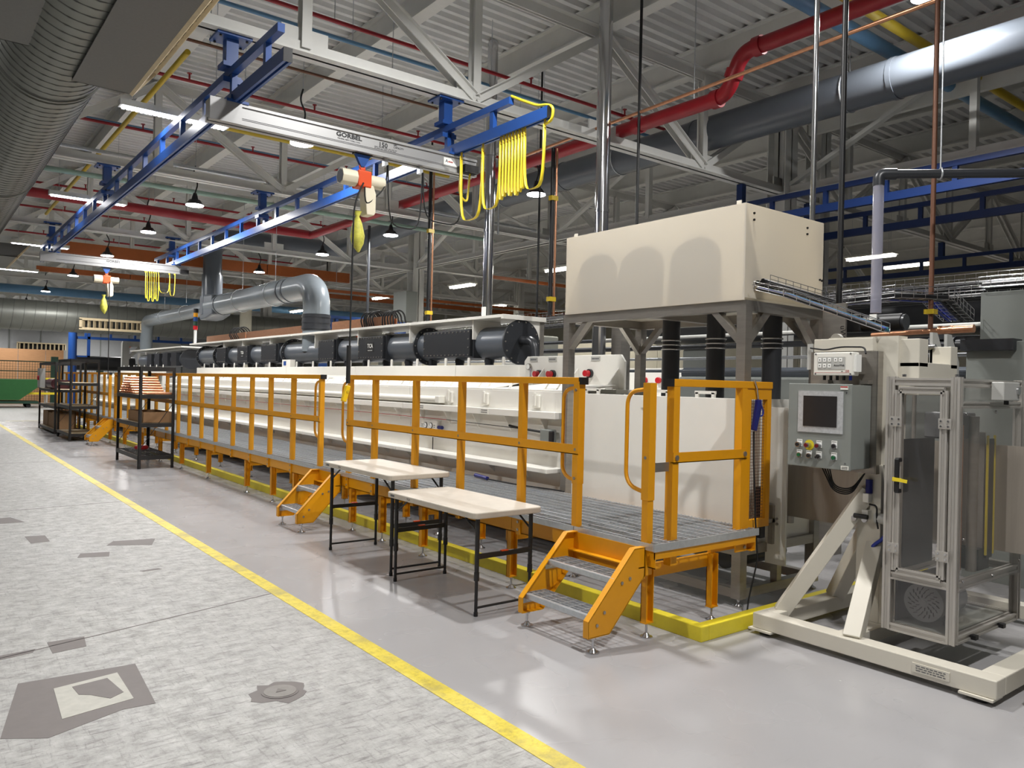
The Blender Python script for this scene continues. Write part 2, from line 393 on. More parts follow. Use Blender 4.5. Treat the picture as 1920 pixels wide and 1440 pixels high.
# ------------------------------------------------------------------ roof trusses
ZB, ZT, PX = 4.86, 6.18, 2.03
def member(p, q, w=.1):
    d = (V(q)-V(p)).normalized(); a = V((0, 1, 0)); c = d.cross(a)
    m = MB()
    for s in (-1, 1):            # two angles back to back
        m.bar(V(p)+a*.05*s, V(q)+a*.05*s, .014, w, c if abs(d.z) < .9 else (1, 0, 0))
        m.bar(V(p)+a*.07*s+c*(w/2-.006), V(q)+a*.07*s+c*(w/2-.006), .05, .012, c)
    return m
T0 = {}
def truss(y, x0, npan, label, far=False):
    t = thing('roof_truss', label, 'roof truss', (x0, y, ZB-.09), 'white roof trusses')
    xe = x0+npan*PX
    key = ('chords', npan)
    if key not in T0:
        ch = []
        for nm, z in (('bottom_chord', ZB), ('top_chord', ZT)):
            s = -1 if z == ZB else 1
            m = MB().box(x0, xe, y-.11, y-.02, z+s*.06-.007, z+s*.06+.007).box(x0, xe, y+.02, y+.11, z+s*.06-.007, z+s*.06+.007)
            m.box(x0, xe, y-.034, y-.02, z-.065, z+.065).box(x0, xe, y+.02, y+.034, z-.065, z+.065)
            ch.append(m.build(nm, 'paintwhite', t))
        T0[key] = ch
    else:
        for c in T0[key]: o = inst(c, c.name.split('.')[0], (0, 0, 0), t); o.location = c.location
    for i in range(npan+1):
        x = x0+i*PX
        if 'vert' not in T0:
            T0['vert'] = MB().box(x-.05, x+.05, y-.06, y-.048, ZB, ZT).box(x-.05, x+.05, y+.048, y+.06, ZB, ZT).box(x-.006, x+.006, y-.06, y+.06, ZB, ZT).build('web_vertical', 'paintwhite', t)
            T0['g'] = MB().box(x-.24, x+.24, y-.012, y+.012, ZB-.02, ZB+.2).build('gusset_plate', 'paintwhite', t)
            T0['voff'] = T0['vert'].location.copy(); T0['goff'] = T0['g'].location.copy()
        else:
            o = inst(T0['vert'], 'web_vertical', (0, 0, 0), t); o.location = T0['voff']+V((i*PX, 0, 0))
            if not far:
                o = inst(T0['g'], 'gusset_plate', (0, 0, 0), t); o.location = T0['goff']+V((i*PX, 0, 0))
    for i in range(npan):
        par = round((x0-5.03)/PX)+i
        d = 'up' if par % 2 == 0 else 'dn'
        if d not in T0:
            x = x0+i*PX
            p_, q_ = ((x, y, ZB), (x+PX, y, ZT)) if d == 'up' else ((x, y, ZT), (x+PX, y, ZB))
            T0[d] = member(p_, q_).build('web_diagonal', 'paintwhite', t); T0[d+'off'] = T0[d].location-V((i*PX, 0, 0))
        else:
            o = inst(T0[d], 'web_diagonal', (0, 0, 0), t); o.location = T0[d+'off']+V((i*PX, 0, 0))
    return t
names = ['nearest', 'second nearest', 'third nearest', 'fourth', 'fifth', 'sixth', 'seventh', 'eighth', 'ninth', 'tenth']
for k in range(9):
    y = 7.3+5.75*k
    tr_ = truss(y, 5.03-7*PX, 10, 'white steel roof truss over the aisle, %s in the row' % names[k], k > 2)
    if k == 2: tr_.location.z -= .08
for k in range(-1, 6):
    y = 7.3+5.75*k
    truss(y, 5.03+3*PX, 7, 'white steel roof truss beyond the column line, %s in its row' % names[k+1], k > 1)
# longitudinal truss on the column line
lt = thing('longitudinal_truss', 'white steel truss running lengthwise between the columns', 'roof truss', (11.12, 3, ZB-.1))
MB().box(11.02, 11.10, -4, 47, ZB-.09, ZB-.07).box(11.14, 11.22, -4, 47, ZB-.09, ZB-.07).box(11.085, 11.1, -4, 47, ZB-.09, ZB+.05).box(11.14, 11.155, -4, 47, ZB-.09, ZB+.05).build('bottom_chord', 'paintwhite', lt)
for i in range(8):
    y = 1.55+5.75*i
    for a, b_ in ((ZB, ZT), (ZT, ZB)):
        y2 = y+(0 if a == ZB else 2.875)
        MB().bar((11.12, y2, a), (11.12, y2+2.875, b_), .1, .06).build('web_diagonal', 'paintwhite', lt)
    MB().box(11.07, 11.17, y+2.83, y+2.92, ZB, ZT).build('web_vertical', 'paintwhite', lt)
# columns
def column(x, y, label, w=.3):
    m = MB().box(x-w/2, x+w/2, y-w/2, y-w/2+.02, 0, 6.2).box(x-w/2, x+w/2, y+w/2-.02, y+w/2, 0, 6.2).box(x-.01, x+.01, y-w/2, y+w/2, 0, 6.2)
    t = thing('steel_column', label, 'column', (x, y, 0), 'white steel columns')
    m.build('shaft', 'paintwhite', t); MB().box(x-.25, x+.25, y-.25, y+.25, 0, .03).build('base_plate', 'paintwhite', t)
column(11.12, 7.3, 'white steel column just left of the chrome conduit', .34)
column(12.25, 7.35, 'white steel column directly behind the chrome conduit', .3)
column(11.12, 18.8, 'white steel column behind the dark grey cable drum shelf', .34)
column(11.12, 30.3, 'white steel column far down the machine line', .34)
for i, y in enumerate((13.05, 24.5, 36)): column(19.3, y, 'white steel column in the dim rear hall, number %s from the front' % ('one', 'two', 'three')[i], .3)
# ------------------------------------------------------------------ overhead pipes
def pipe(name, pts, r, m, label, cat='pipe', rad=.3, n=10, group=None):
    return MB().tube(route(pts, rad), r, n).build(name, m, label=label, cat=cat, group=group)
def hung(o, pts, z1=6.5, m='galv', r=.006):
    for p_ in pts: MB().cyl(p_, (p_[0], p_[1], z1), r, 5).build('hanger_rod', m, o)
fr = [(8.6, 5.88, 'first'), (11.7, 5.88, 'second'), (14.5, 5.85, 'third'), (20, 5.85, 'fourth'), (23, 5.85, 'fifth'), (27, 5.8, 'sixth')]
for y, z, nn in fr:
    o = MB().cyl((-6, y, z), (11, y, z), .026, 8).build('sprinkler_pipe', 'redpipe', label='thin red sprinkler pipe under the roof, %s from the viewer' % nn, cat='pipe', group='red sprinkler branch pipes')
    for i in range(6):
        x = -1+i*1.9+.3
        MB().cyl((x, y, z), (x, y, z+.1), .014, 6).cyl((x, y, z+.1), (x, y, z+.11), .035, 8).build('sprinkler_head', 'redpipe', o)
    hung(o, [(x, y, z) for x in (.9, 3.9, 6.2, 8.3)], 6.6)
for y, z, nn in ((9.15, 5.95, 'nearer'), (14.75, 5.95, 'farther')):
    o = MB().cyl((-6, y, z), (11, y, z), .028, 8).build('air_pipe', 'bluepipe', label='thin pale blue pipe under the roof, the %s one' % nn, cat='pipe'); hung(o, [(x, y, z) for x in (1.6, 4.4, 7.6)], 6.6)
o = pipe('conduit', [(-6, 9.0, 5.35), (5.6, 9.0, 5.35)], .018, 'brownpipe', 'thin brown line crossing above the crane bridge'); hung(o, [(2.6, 9, 5.35), (4.9, 9, 5.35)])
pipe('gas_pipe', [(2.57, 9.8, 5.53), (2.57, 22, 5.53)], .035, 'yellowpipe', 'yellow pipe running lengthwise behind the LED strips')
pipe('gas_pipe', [(2.57, 12.4, 5.55), (8, 12.4, 5.55)], .045, 'yellowpipe', 'yellow pipe crossing behind the near crane bridge')
pipe('drain_pipe', [(-4, 15, 5.05), (11, 15, 5.05)], .045, 'greenpipe', 'mint green pipe crossing under the third truss')
pipe('drain_pipe', [(-4, 20.7, 5.05), (11, 20.7, 5.05)], .05, 'greenpipe', 'mint green pipe crossing above the far crane bridge')
pipe('conduit', [(-4, 15.25, 5.1), (8, 15.25, 5.1)], .03, 'brownpipe', 'rust brown pipe crossing beside the mint green pipe')
o = MB().cyl((-6, 17.6, 5.22), (7.42, 17.42, 5.04), .095, 14).build('fire_main', 'redpipe', label='thick red fire main crossing behind the blue hangers', cat='pipe')
hung(o, [(1, 17.5, 5.3), (4, 17.5, 5.3)])
rm = thing('fire_main', 'thick red fire main with an offset bend beside the grey duct', 'pipe', (7.4, 8, 5))
MB().tube(route([(7.42, 17.42, 5.03), (7.42, 5.62, 5.03), (7.42, 5.42, 5.47), (7.42, -4, 5.47)], .16, 8), .088, 16).build('pipe_run', 'redpipe', rm)
for p_, d in (((7.42, 7.0, 5.03), (0, .06, 0)), ((7.42, 5.76, 5.03), (0, .05, 0)), ((7.42, 5.2, 5.47), (0, .05, 0)), ((7.42, 12, 5.03), (0, .06, 0)), ((7.42, 5.52, 5.25), (0, -.02, .045))):
    MB().cyl(V(p_)-V(d), V(p_)+V(d), .108, 16).build('coupling', 'redpipe', rm)
hung(rm, [(7.42, 6.1, 5.1), (7.42, 9.5, 5.1)], 6.4)
# busways in orange, deep inside the hall
for (x0, x1, y, z, hh, lb) in ((3.0, 11, 22.7, 4.72, .3, 'orange busway duct crossing above the far crane bridge'), (3, 24, 27.6, 4.75, .16, 'thin orange busway deep in the hall'), (9, 26, 22.4, 4.35, .08, 'thin orange rail behind the chrome stack'), (12, 28, 16.6, 4.42, .08, 'thin orange rail in front of the beige trusses')):
    t = thing('busway', lb, 'busway', (x0, y, z)); n_ = max(1, int((x1-x0)/2.5)); L = (x1-x0)/n_
    for i in range(n_): (MB().box(x0+i*L, x0+(i+1)*L-.02, y-.05, y+.05, z, z+hh).build('busway_section', 'busway', t), MB().cyl((x0+(i+.5)*L, y, z+hh), (x0+(i+.5)*L, y, 6.63), .008, 5).build('hanger_rod', 'galv', t))
pipe('water_main', [(4.0, 4.86, 5.93), (26, 4.86, 5.93)], .085, 'bluepipe', 'pale blue pipe passing behind the big grey duct', n=14)
pipe('gas_pipe', [(4.0, 4.5, 5.93), (26, 4.5, 5.93)], .06, 'yellowpipe', 'yellow pipe passing behind the big grey duct', n=12)
pipe('conduit', [(7.0, 9, 4.95), (6.6, -2, 4.95)], .02, 'copper', 'thin copper line slanting past the red fire main')
pipe('conduit', [(9.9, 12, 5.6), (9.9, -2, 5.6)], .03, 'galv', 'galvanized conduit above the big grey duct')
pipe('water_main', [(-2, 34, 4.75), (20, 34, 4.75)], .16, 'bluepipe', 'pale blue pipe in front of the far spiral duct', n=12)
for i, (y, z) in enumerate(((13.3, 4.6),)):
    pipe('conduit', [(-4, y, z+.45), (10.9, y, z+.45)], .03, 'galv', 'galvanized conduit along the %s truss' % ('second', 'third')[i])
# ------------------------------------------------------------------ big grey ventilation pipe
dx, dz, dr = 9.35, 5.43, .225
vd = thing('ventilation_duct', 'long dark grey plastic ventilation duct with bands running under the roof', 'duct', (dx, 5, dz-dr))
MB().tube(route([(dx, -4, dz), (dx, 15, dz), (dx, 20.1, 5.24), (6.55, 22, 5.5), (6.55, 22, 4.4)], .6, 10), dr+.02, 28).build('duct_run', 'pvc', vd)
for y in (-.5, 1.9, 4.6, 7.6, 10.6, 13.6):
    MB().cyl((dx, y-.03, dz), (dx, y+.03, dz), dr+.03, 28).build('duct_band', 'pvc', vd)
for y in (2.9, 5.2, 9.2, 12.4):
    MB().tube(arc((dx, y, dz), dr+.026, 0, 360, (1, 0, 0), (0, 0, 1), 24), .01, 6).build('hanger_strap', 'galv', vd)
    MB().cyl((dx, y, dz+dr), (dx, y, 6.5), .008, 6).build('hanger_rod', 'galv', vd)
# tee and branch over the machine line
MB().cyl((6.55, 22, 4.45), (6.55, 22, 3.35), .27, 24).build('tee_riser', 'pvc', vd)
MB().prism([(6.3, 21.75, 3.2), (6.3, 22.25, 3.2), (6.3, 22.3, 3.9), (6.3, 21.2, 3.85), (6.3, 21.1, 3.3)], (.5, 0, 0)).build('tee_body', 'pvc', vd, bevel=.05)
MB().tube(route([(6.55, 21.9, 3.57), (6.55, 15.0, 3.57), (6.55, 15.0, 2.2)], .5, 12), .27, 28).build('branch_run', 'pvc_light', vd)
for y in (21, 16.6, 16.3): MB().cyl((6.55, y-.03, 3.57), (6.55, y+.03, 3.57), .285, 28).build('duct_band', 'pvc', vd)
for z in (2.92, 2.8, 2.68): MB().cyl((6.55, 15, z-.025), (6.55, 15, z+.025), .29, 28).build('hose_clamp', 'pvc_dark', vd)
MB().cyl((6.55, 15, 2.62), (6.55, 15, 2.96), .28, 28).build('flexible_sleeve', 'pvc_dark', vd)
MB().tube(route([(6.55, 22, 3.55), (6.55, 29.4, 3.55), (6.55, 29.4, 2.5)], .4, 8), .2, 24).build('branch_run', 'pvc_light', vd)
for y in (19.5, 17.3, 24.5, 27):
    MB().tube(arc((6.55, y, 3.57), .285 if y < 22 else .21, 0, 360, (1, 0, 0), (0, 0, 1), 24), .008, 6).build('hanger_strap', 'galv', vd)
    MB().cyl((6.55, y, 3.85), (6.55, y, 6.5), .006, 6).build('hanger_rod', 'galv', vd)
# ------------------------------------------------------------------ spiral air ducts
def spiral(name, p_, q_, r, label, pitch=.16):
    p_, q_ = V(p_), V(q_); t = thing(name, label, 'air duct', p_-V((0, 0, r)))
    MB().cyl(p_, q_, r, 40).build('duct_shell', 'galv_duct', t)
    d = (q_-p_); L = d.length; d.normalize(); n_ = int(L/pitch); m = MB(); a, c_ = m.frame(d)
    pts = []
    for i in range(n_*24):
        th = 2*math.pi*i/24; pts.append(p_+d*(L*i/(n_*24))+(a*math.cos(th)+c_*math.sin(th))*(r+.002))
    m.tube(pts, .007, 4).build('spiral_seam', 'sheet', t); return t
sd = spiral('spiral_duct', (1.04, -3, 4.83), (1.04, 20.5, 4.83), .5, 'large galvanized spiral air duct along the aisle')
for y in (8.9, 9.0, 14.2, 14.3): MB().cyl((1.04, y-.02, 4.83), (1.04, y+.02, 4.83), .515, 40).build('duct_joint', 'galv_duct', sd)
def diffuser(x0, x1, y0, y1, z0, side, label, nl=14):
    t = thing('air_diffuser', label, 'air diffuser', ((x0+x1)/2, (y0+y1)/2, z0))
    xs = x1 if side > 0 else x0; xo = xs+side*.2; zt = z0+.26
    MB().box(x0, x1, y0, y1, z0, z0+.012).box(x0, x1, y1-.012, y1, z0, zt).box(x0, x1, y0, y0+.012, z0, zt).box(min(x0, xo), max(x1, xo), y0, y1, zt, zt+.012).build('plenum_box', 'sheet', t)
    for ye, s_ in ((y0, 1), (y1, -1)): MB().prism([(xs, ye, z0), (xo, ye, zt), (xs, ye, zt)], (0, .012*s_, 0)).build('end_cheek', 'sheet', t)
    fv = V((xo-xs, 0, zt-z0)); f = MB()
    f.bar((xs, y0, z0+.01), (xs, y1, z0+.01), .03, .05, fv).bar((xo, y0, zt), (xo, y1, zt), .03, .05, fv)
    for ye in (y0+.02, y1-.02): f.bar((xs, ye, z0+.01), (xo, ye, zt), .04, .03)
    f.build('grille_frame', 'wood_louvre', t)
    for i in range(nl):
        y = y0+.12+(y1-y0-.24)*i/(nl-1)
        MB().bar((xs-side*.03, y-.06, z0+.06), (xo-side*.05, y+.06, zt-.0), .012, .07).build('louvre_blade', 'wood_louvre', t)
diffuser(1.12, 1.63, 3.6, 8.08, 4.3, 1, 'sheet metal air diffuser on the right of the spiral duct', 22)
diffuser(.1, .86, 3.4, 7.8, 4.42, -1, 'sheet metal air diffuser on the left of the spiral duct', 18)
diffuser(1.1, 1.75, 19.2, 21.5, 4.05, 1, 'sheet metal air diffuser at the far end of the spiral duct', 10)
fd = spiral('spiral_duct', (-8, 30, 3.55), (13.5, 30, 3.55), .5, 'wide galvanized spiral duct crossing the far end of the hall', .3)
def diffuser_x(x0, x1, y, z0, hh, label, n_=11):
    t = thing('air_diffuser', label, 'air diffuser', ((x0+x1)/2, y, z0))
    MB().box(x0, x1, y, y+.35, z0, z0+.02).box(x0, x1, y, y+.35, z0+hh-.02, z0+hh).box(x0, x0+.02, y, y+.35, z0, z0+hh).box(x1-.02, x1, y, y+.35, z0, z0+hh).box(x0, x1, y+.33, y+.35, z0, z0+hh).build('plenum_box', 'black', t)
    MB().box(x0-.05, x1+.05, y-.03, y, z0-.05, z0+.03).box(x0-.05, x1+.05, y-.03, y, z0+hh-.03, z0+hh+.05).box(x0-.05, x0+.03, y-.03, y, z0, z0+hh).box(x1-.03, x1+.05, y-.03, y, z0, z0+hh).build('grille_frame', 'wood_louvre', t)
    for i in range(n_): 
        x = x0+(x1-x0)*(i+.5)/n_
        MB().bar((x-.04, y, z0+hh/2), (x+.05, y+.1, z0+hh/2), .02, hh-.06).build('louvre_blade', 'wood_louvre', t)
diffuser_x(4.5, 6.35, 29.35, 3.18, .3, 'long slotted air diffuser under the crossing spiral duct')
diffuser_x(5.9, 8.8, 63.6, 3.27, .47, 'slotted air diffuser against the end wall')
# ------------------------------------------------------------------ lamps
FL = []
def flood(x, y, z, label, on=1., vis=True):
    t = thing('flood_lamp', label, 'lamp', (x, y, z), 'hanging flood lamps')
    MB().cyl((x, y, z+.015), (x, y, z+.1), .15, 20, .09).build('reflector', 'blackmetal', t)
    MB().cyl((x, y, z), (x, y, z+.014), .145, 20).build('lens', 'lamp_on', t)
    MB().cyl((x, y, z+.1), (x, y, z+.22), .06, 12, .03).build('driver', 'black', t)
    MB().tube(route([(x, y, z+.22), (x+.05, y, z+.4), (x-.04, y, z+.55), (x, y, z+.7)], .08), .012, 6).build('cord', 'black', t)
    MB().cyl((x, y, z+.7), (x, y, 6.63), .006, 5).build('hanger_rod', 'galv', t)
    lamp(t, (x, y, z-.01), .28, LAMP*on, (1, .985, .96))
oy = ['nearest', 'second', 'third', 'fourth']
for i, y in enumerate((9.5, 14.2, 17.55, 21.8)):
    flood(3.9, y, 4.63, 'bright hanging flood lamp of the row nearer the aisle, %s one' % oy[i], (.55, .65, .7, .8)[i])
    flood(7.78, y, 4.63, 'bright hanging flood lamp of the row over the tanks, %s one' % oy[i], .72)
flood(8.58, 3.93, 5.9, 'bright flood lamp just above the grey duct at the top', 1.)
flood(3.9, 4.7, 5.75, 'added fill flood lamp above the frame near the viewer', 1.1)  # added fill light, hung high enough to stay out of view
flood(3.0, .2, 5.75, 'added fill flood lamp above the viewer', 1.4)  # unseen fill lamp added to light the near machinery
flood(-2.5, 5, 5.75, 'added fill flood lamp above the aisle left of the viewer', 1.2)  # unseen fill lamp added to keep the near aisle bright
flood(-2.5, 12, 5.75, 'added fill flood lamp above the aisle beyond the left edge', .6)  # another added fill lamp for the aisle, out of view
for i, y in enumerate((27, 33, 39, 46, 54)):
    flood(3.9, y, 4.63, 'small bright flood lamp far down the hall, number %s' % ('one', 'two', 'three', 'four', 'five')[i], .9)
flood(8, 40, 4.63, 'small flood lamp beside the far partition'); flood(8, 52, 4.63, 'small flood lamp near the end wall'); flood(3, 60, 5.0, 'small flood lamp added to brighten the end wall at left', 1.6); flood(10, 60, 5.0, 'small flood lamp added to brighten the end wall at right', 1.6); flood(-4, 40, 5.0, 'flood lamp over the far aisle', 1.2)  # the two lamps beside the end wall are added to brighten it
def strip(x0, x1, y, z, label):
    t = thing('led_strip_lamp', label, 'lamp', ((x0+x1)/2, y, z), 'LED strip lamps over the aisle')
    MB().box(x0, x1, y-.07, y+.07, z+.02, z+.09).build('housing', 'dome', t)
    for j in (-.035, .035):
        m = MB().box(x0+.03, x1-.03, y+j-.004, y+j+.004, z+.014, z+.021)
        for i in range(24):
            x = x0+.05+(x1-x0-.1)*i/23; m.cyl((x, y+j, z+.004), (x, y+j, z+.02), .02, 8)
        m.build('led_row', 'strip_on', t)
    for x in (x0+.15, x1-.15): MB().cyl((x, y, z+.09), (x, y, 6.63), .004, 5).build('hanger_wire', 'galv', t)
    lamp(t, ((x0+x1)/2, y, z-.005), x1-x0, LAMP*.16, (1, .99, .98), 'RECTANGLE', .12)
for i, y in enumerate((9.6, 15.15, 21.4, 27.0)):
    strip(1.8, 3.0, y, 4.63, 'white LED strip lamp beside the spiral duct, %s from the viewer' % names[i])
def fluo(x, y, z, along, label, L=1.25, on=1.):
    t = thing('fluorescent_lamp', label, 'lamp', (x, y, z), 'fluorescent lamps of the rear hall')
    d = V((0, L/2, 0)) if along == 'y' else V((L/2, 0, 0)); c_ = V((x, y, z))
    MB().bar(c_-d+V((0, 0, .09)), c_+d+V((0, 0, .09)), .3, .05).build('housing', 'dome', t)
    for s in (-.06, .06):
        o_ = V((s, 0, .03)) if along == 'y' else V((0, s, .03))
        MB().cyl(c_-d*.96+o_, c_+d*.96+o_, .025, 10).build('tube', 'tube_on', t)
    for s in (-.8, .8): MB().cyl(c_+d*s+V((0, 0, .1)), (*(c_+d*s)[:2], 6.63), .004, 4).build('hanger_wire', 'galv', t)
    lamp(t, c_-V((0, 0, .03)), .25 if along == 'y' else L, LAMP*.55*on, (1, .93, .84), 'RECTANGLE', L if along == 'y' else .25)
for i, (x, y, z) in enumerate(((13.3, 15.1, 4.6), (13.5, 20, 4.6), (17.9, 24.2, 4.6), (13.4, 25, 4.6), (18, 31, 4.6), (13.5, 33, 4.6))):
    fluo(x, y, z, 'y', 'glowing fluorescent lamp in the rear hall, %s from the white box' % names[i])
pw = thing('partition_wall', 'low beige partition wall behind the neighbouring line', 'partition', (15.2, 14, 0))
for i in range(14): MB().box(15.2, 15.26, 1.5+2*i, 3.49+2*i, 0, 2.9).build('wall_panel', 'wallbeige', pw)
fluo(19.0, 9.9, 4.98, 'y', 'glowing fluorescent lamp left of the copper riser, upper left one'); fluo(20.9, 9.9, 4.98, 'y', 'glowing fluorescent lamp touching the copper riser, lower right one')
# ------------------------------------------------------------------ overhead workstation crane
def runway(x, y0, y0u, y1, hys, label, m='blue', zr=4.13, hang=True):
    t = thing('crane_runway', label, 'crane rail', (x, y0, zr))
    MB().box(x-.035, x+.035, y0, y1, zr+.03, zr+.11).box(x-.035, x-.012, y0, y1, zr, zr+.03).box(x+.012, x+.035, y0, y1, zr, zr+.03).build('lower_rail', m, t)
    MB().box(x-.03, x+.03, y0u, y1, zr+.29, zr+.36).build('upper_rail', m, t)
    n_ = int((y1-y0u)/.85); r0 = None
    for i in range(n_+1):
        y = y0u+.3+i*.85
        if y > y1: break
        if r0 is None: r0 = MB().box(x-.025, x+.025, y-.03, y+.03, zr+.11, zr+.29).build('rung', m, t); ry = y
        else: o = inst(r0, 'rung', (0, 0, 0), t); o.location = r0.location+V((0, y-ry, 0))
    for y in hys if hang else ():
        hp = MB().box(x-.055, x+.055, y-.055, y+.055, zr+.36, 4.78).build('hanger_post', m, t)
        MB().box(x-.16, x+.16, y-.13, y+.13, 4.765, 4.79).build('mounting_plate', m, hp, bevel=.003)
        MB().box(x-.09, x+.09, y-.09, y+.09, zr+.22, zr+.27).box(x-.09, x+.09, y-.09, y+.09, zr+.37, zr+.41).box(x+.03, x+.09, y-.05, y+.05, zr+.1, zr+.3).build('rail_clamp', m, hp)
        for sx in (-.12, .12):
            for sy in (-.09, .09): MB().cyl((x+sx, y+sy, 4.75), (x+sx, y+sy, 4.8), .012, 6).build('bolt', 'blackmetal', hp)
    MB().box(x-.037, x+.037, y0-.006, y0, zr, zr+.112).build('end_cap', 'black', t)
    return t
HY = (7.36, 13.07, 18.82)
runway(2.31, 5.95, 6.1, 20.3, HY, 'blue ladder-type crane runway nearer the aisle')
runway(4.69, 5.55, 6.15, 20.3, HY, 'blue ladder-type crane runway above the platform')
def bridge(y, zb, x0, x1, label, near):
    t = thing('crane_bridge', label, 'crane bridge', ((x0+x1)/2, y, zb))
    MB().box(x0, x1, y-.06, y+.06, zb+.03, zb+.165).build('web', 'alu', t)
    MB().box(x0, x1, y-.075, y+.075, zb+.165, zb+.19).build('top_flange', 'alu', t)
    MB().box(x0, x1, y-.075, y-.02, zb, zb+.03).box(x0, x1, y+.02, y+.075, zb, zb+.03).build('track_lips', 'alu', t)
    for z in (zb+.05, zb+.062): MB().box(x0, x1, y-.0625, y-.06, z, z+.004).build('groove_rib', 'ink_grey', t)
    for x in (2.31, 4.69):
        MB().box(x-.1, x+.1, y-.085, y+.085, zb+.19, zb+.215).box(x-.05, x+.05, y-.04, y+.04, zb+.2, zb+.27).build('end_truck', 'blue', t)
    MB().box(x0-.004, x0+.28, y-.08, y-.074, zb+.0, zb+.2).build('end_plate', 'alu', t)
    X, Z = (1, 0, 0), (0, 0, 1); yy = y-.0625
    text('GORBEL', .06, (3.42, yy, zb+.128), X, Z, t, 'ink', sx=1.25, bold=.002)
    text('FISHERS, NEW YORK, U.S.A.', .02, (3.42, yy, zb+.088), X, Z, t, 'ink_grey')
    text('150', .07, (3.80, yy, zb+.118), X, Z, t, 'ink', sx=1.0, bold=.001)
    text('LBS.\nCAPACITY', .026, (3.92, yy, zb+.135), X, Z, t, 'ink', align='LEFT')
    print_lines((3.83, yy, zb+.083), X, Z, .26, .03, 2, t)
    if near:
        MB().prism([(4.54, yy, zb+.06), (4.54, yy, zb+.145), (4.63, yy, zb+.145), (4.72, yy, zb+.06)], (0, .002, 0)).build('sticker', 'paper', t)
        text('A', .05, (4.575, yy-.002, zb+.108), X, Z, t, 'ink'); print_lines((4.625, yy-.002, zb+.105), X, Z, .06, .03, 1, t, 'ink_red')
    MB().box(x1-.2, x1-.02, y-.14, y-.06, zb+.02, zb+.1).build('junction_box', 'black', t)
    return t
BY = 7.2; ZBR = 3.935
bridge(BY, ZBR, 2.07, 4.97, 'aluminium crane bridge with capacity lettering, the near one', True)
bridge(18.5, ZBR, 2.07, 4.97, 'aluminium crane bridge with lettering, the far one', False)
def hoist(x, y, zb, label, near):
    t = thing('chain_hoist', label, 'chain hoist', (x, y, zb-.35))
    MB().prism([(x-.09, y-.02, zb), (x+.09, y-.02, zb), (x+.02, y-.02, zb-.13), (x-.02, y-.02, zb-.13)], (0, .04, 0)).build('trolley_bracket', 'blue', t)
    MB().box(x-.1, x+.1, y-.03, y+.03, zb-.012, zb+.02).build('trolley_cap', 'black', t)
    zc = zb-.26
    MB().tube(arc((x, y, zb-.13), .028, -210, 30, (1, 0, 0), (0, 0, 1), 8), .009, 6).build('suspension_hook', 'orangered', t)
    MB().box(x-.075, x+.075, y-.08, y+.08, zc-.09, zc+.08).box(x-.03, x+.03, y-.03, y+.03, zc+.08, zc+.12).build('gear_housing', 'orangered', t, bevel=.015)
    MB().cyl((x-.075, y, zc), (x-.24, y, zc), .085, 8).build('motor_cover', 'beige_plastic', t, bevel=.008)
    MB().cyl((x-.24, y, zc), (x-.243, y, zc), .07, 8).build('rating_plate', 'ink_grey', t)
    MB().cyl((x+.075, y, zc-.005), (x+.24, y, zc-.005), .068, 16).build('brake_cover', 'beige_plastic', t, bevel=.012)
    MB().prism([(x+.0, y-.07, zc-.06), (x+.10, y-.07, zc-.06), (x+.13, y-.07, zc-.14), (x+.13, y-.07, zc-.33), (x+.11, y-.07, zc-.36), (x+.03, y-.07, zc-.36)], (0, .14, 0)).build('chain_container', 'beige_plastic', t, bevel=.008)
    m = MB(); bz = zc-.38
    for k in range(5):
        pass
    m.tube([(x-.04, y, bz+.05), (x-.04, y, bz+.0), (x-.04, y, bz-.07), (x-.035, y, bz-.2), (x-.03, y, bz-.28), (x-.02, y, bz-.36)], [.045, .02, .05, .075, .06, .01], 10)
    m.build('chain_bag', 'chainbag', t)
    if near:
        px = x-.12
        MB().tube(route([(x-.02, y-.08, zc-.05), (px+.03, y-.08, zc-.2), (px, y-.08, zc-.35), (px-.01, y-.08, 2.0), (px-.02, y-.08, 1.78)], .1), .009, 8).build('pendant_cable', 'rubber', t)
        MB().tube([(px-.02, y-.08, 1.98), (px-.02, y-.08, 1.6)], .022, 10).build('pendant_sleeve', 'rubber', t)
        p = MB(); q = V((px-.05, y-.09, 1.42))
        p.bar(q+V((-.02, 0, 0)), q+V((.025, 0, .16)), .055, .045)
        po = p.build('pendant_control', 'pendant', t, bevel=.008)
        MB().cyl(q+V((.01, -.025, .1)), q+V((.01, -.035, .1)), .014, 8).build('pendant_button', 'yellowpipe', po)
    else:
        MB().tube([(x+.05, y-.08, zc-.05), (x+.06, y-.08, 2.4), (x+.06, y-.08, 1.55)], .009, 6).build('pendant_cable', 'rubber', t)
    return t
hoist(3.60, BY, ZBR, 'cream and orange chain hoist with yellow chain bag on the near bridge', True)
hoist(3.30, 18.5, ZBR, 'cream and orange chain hoist on the far bridge', False)
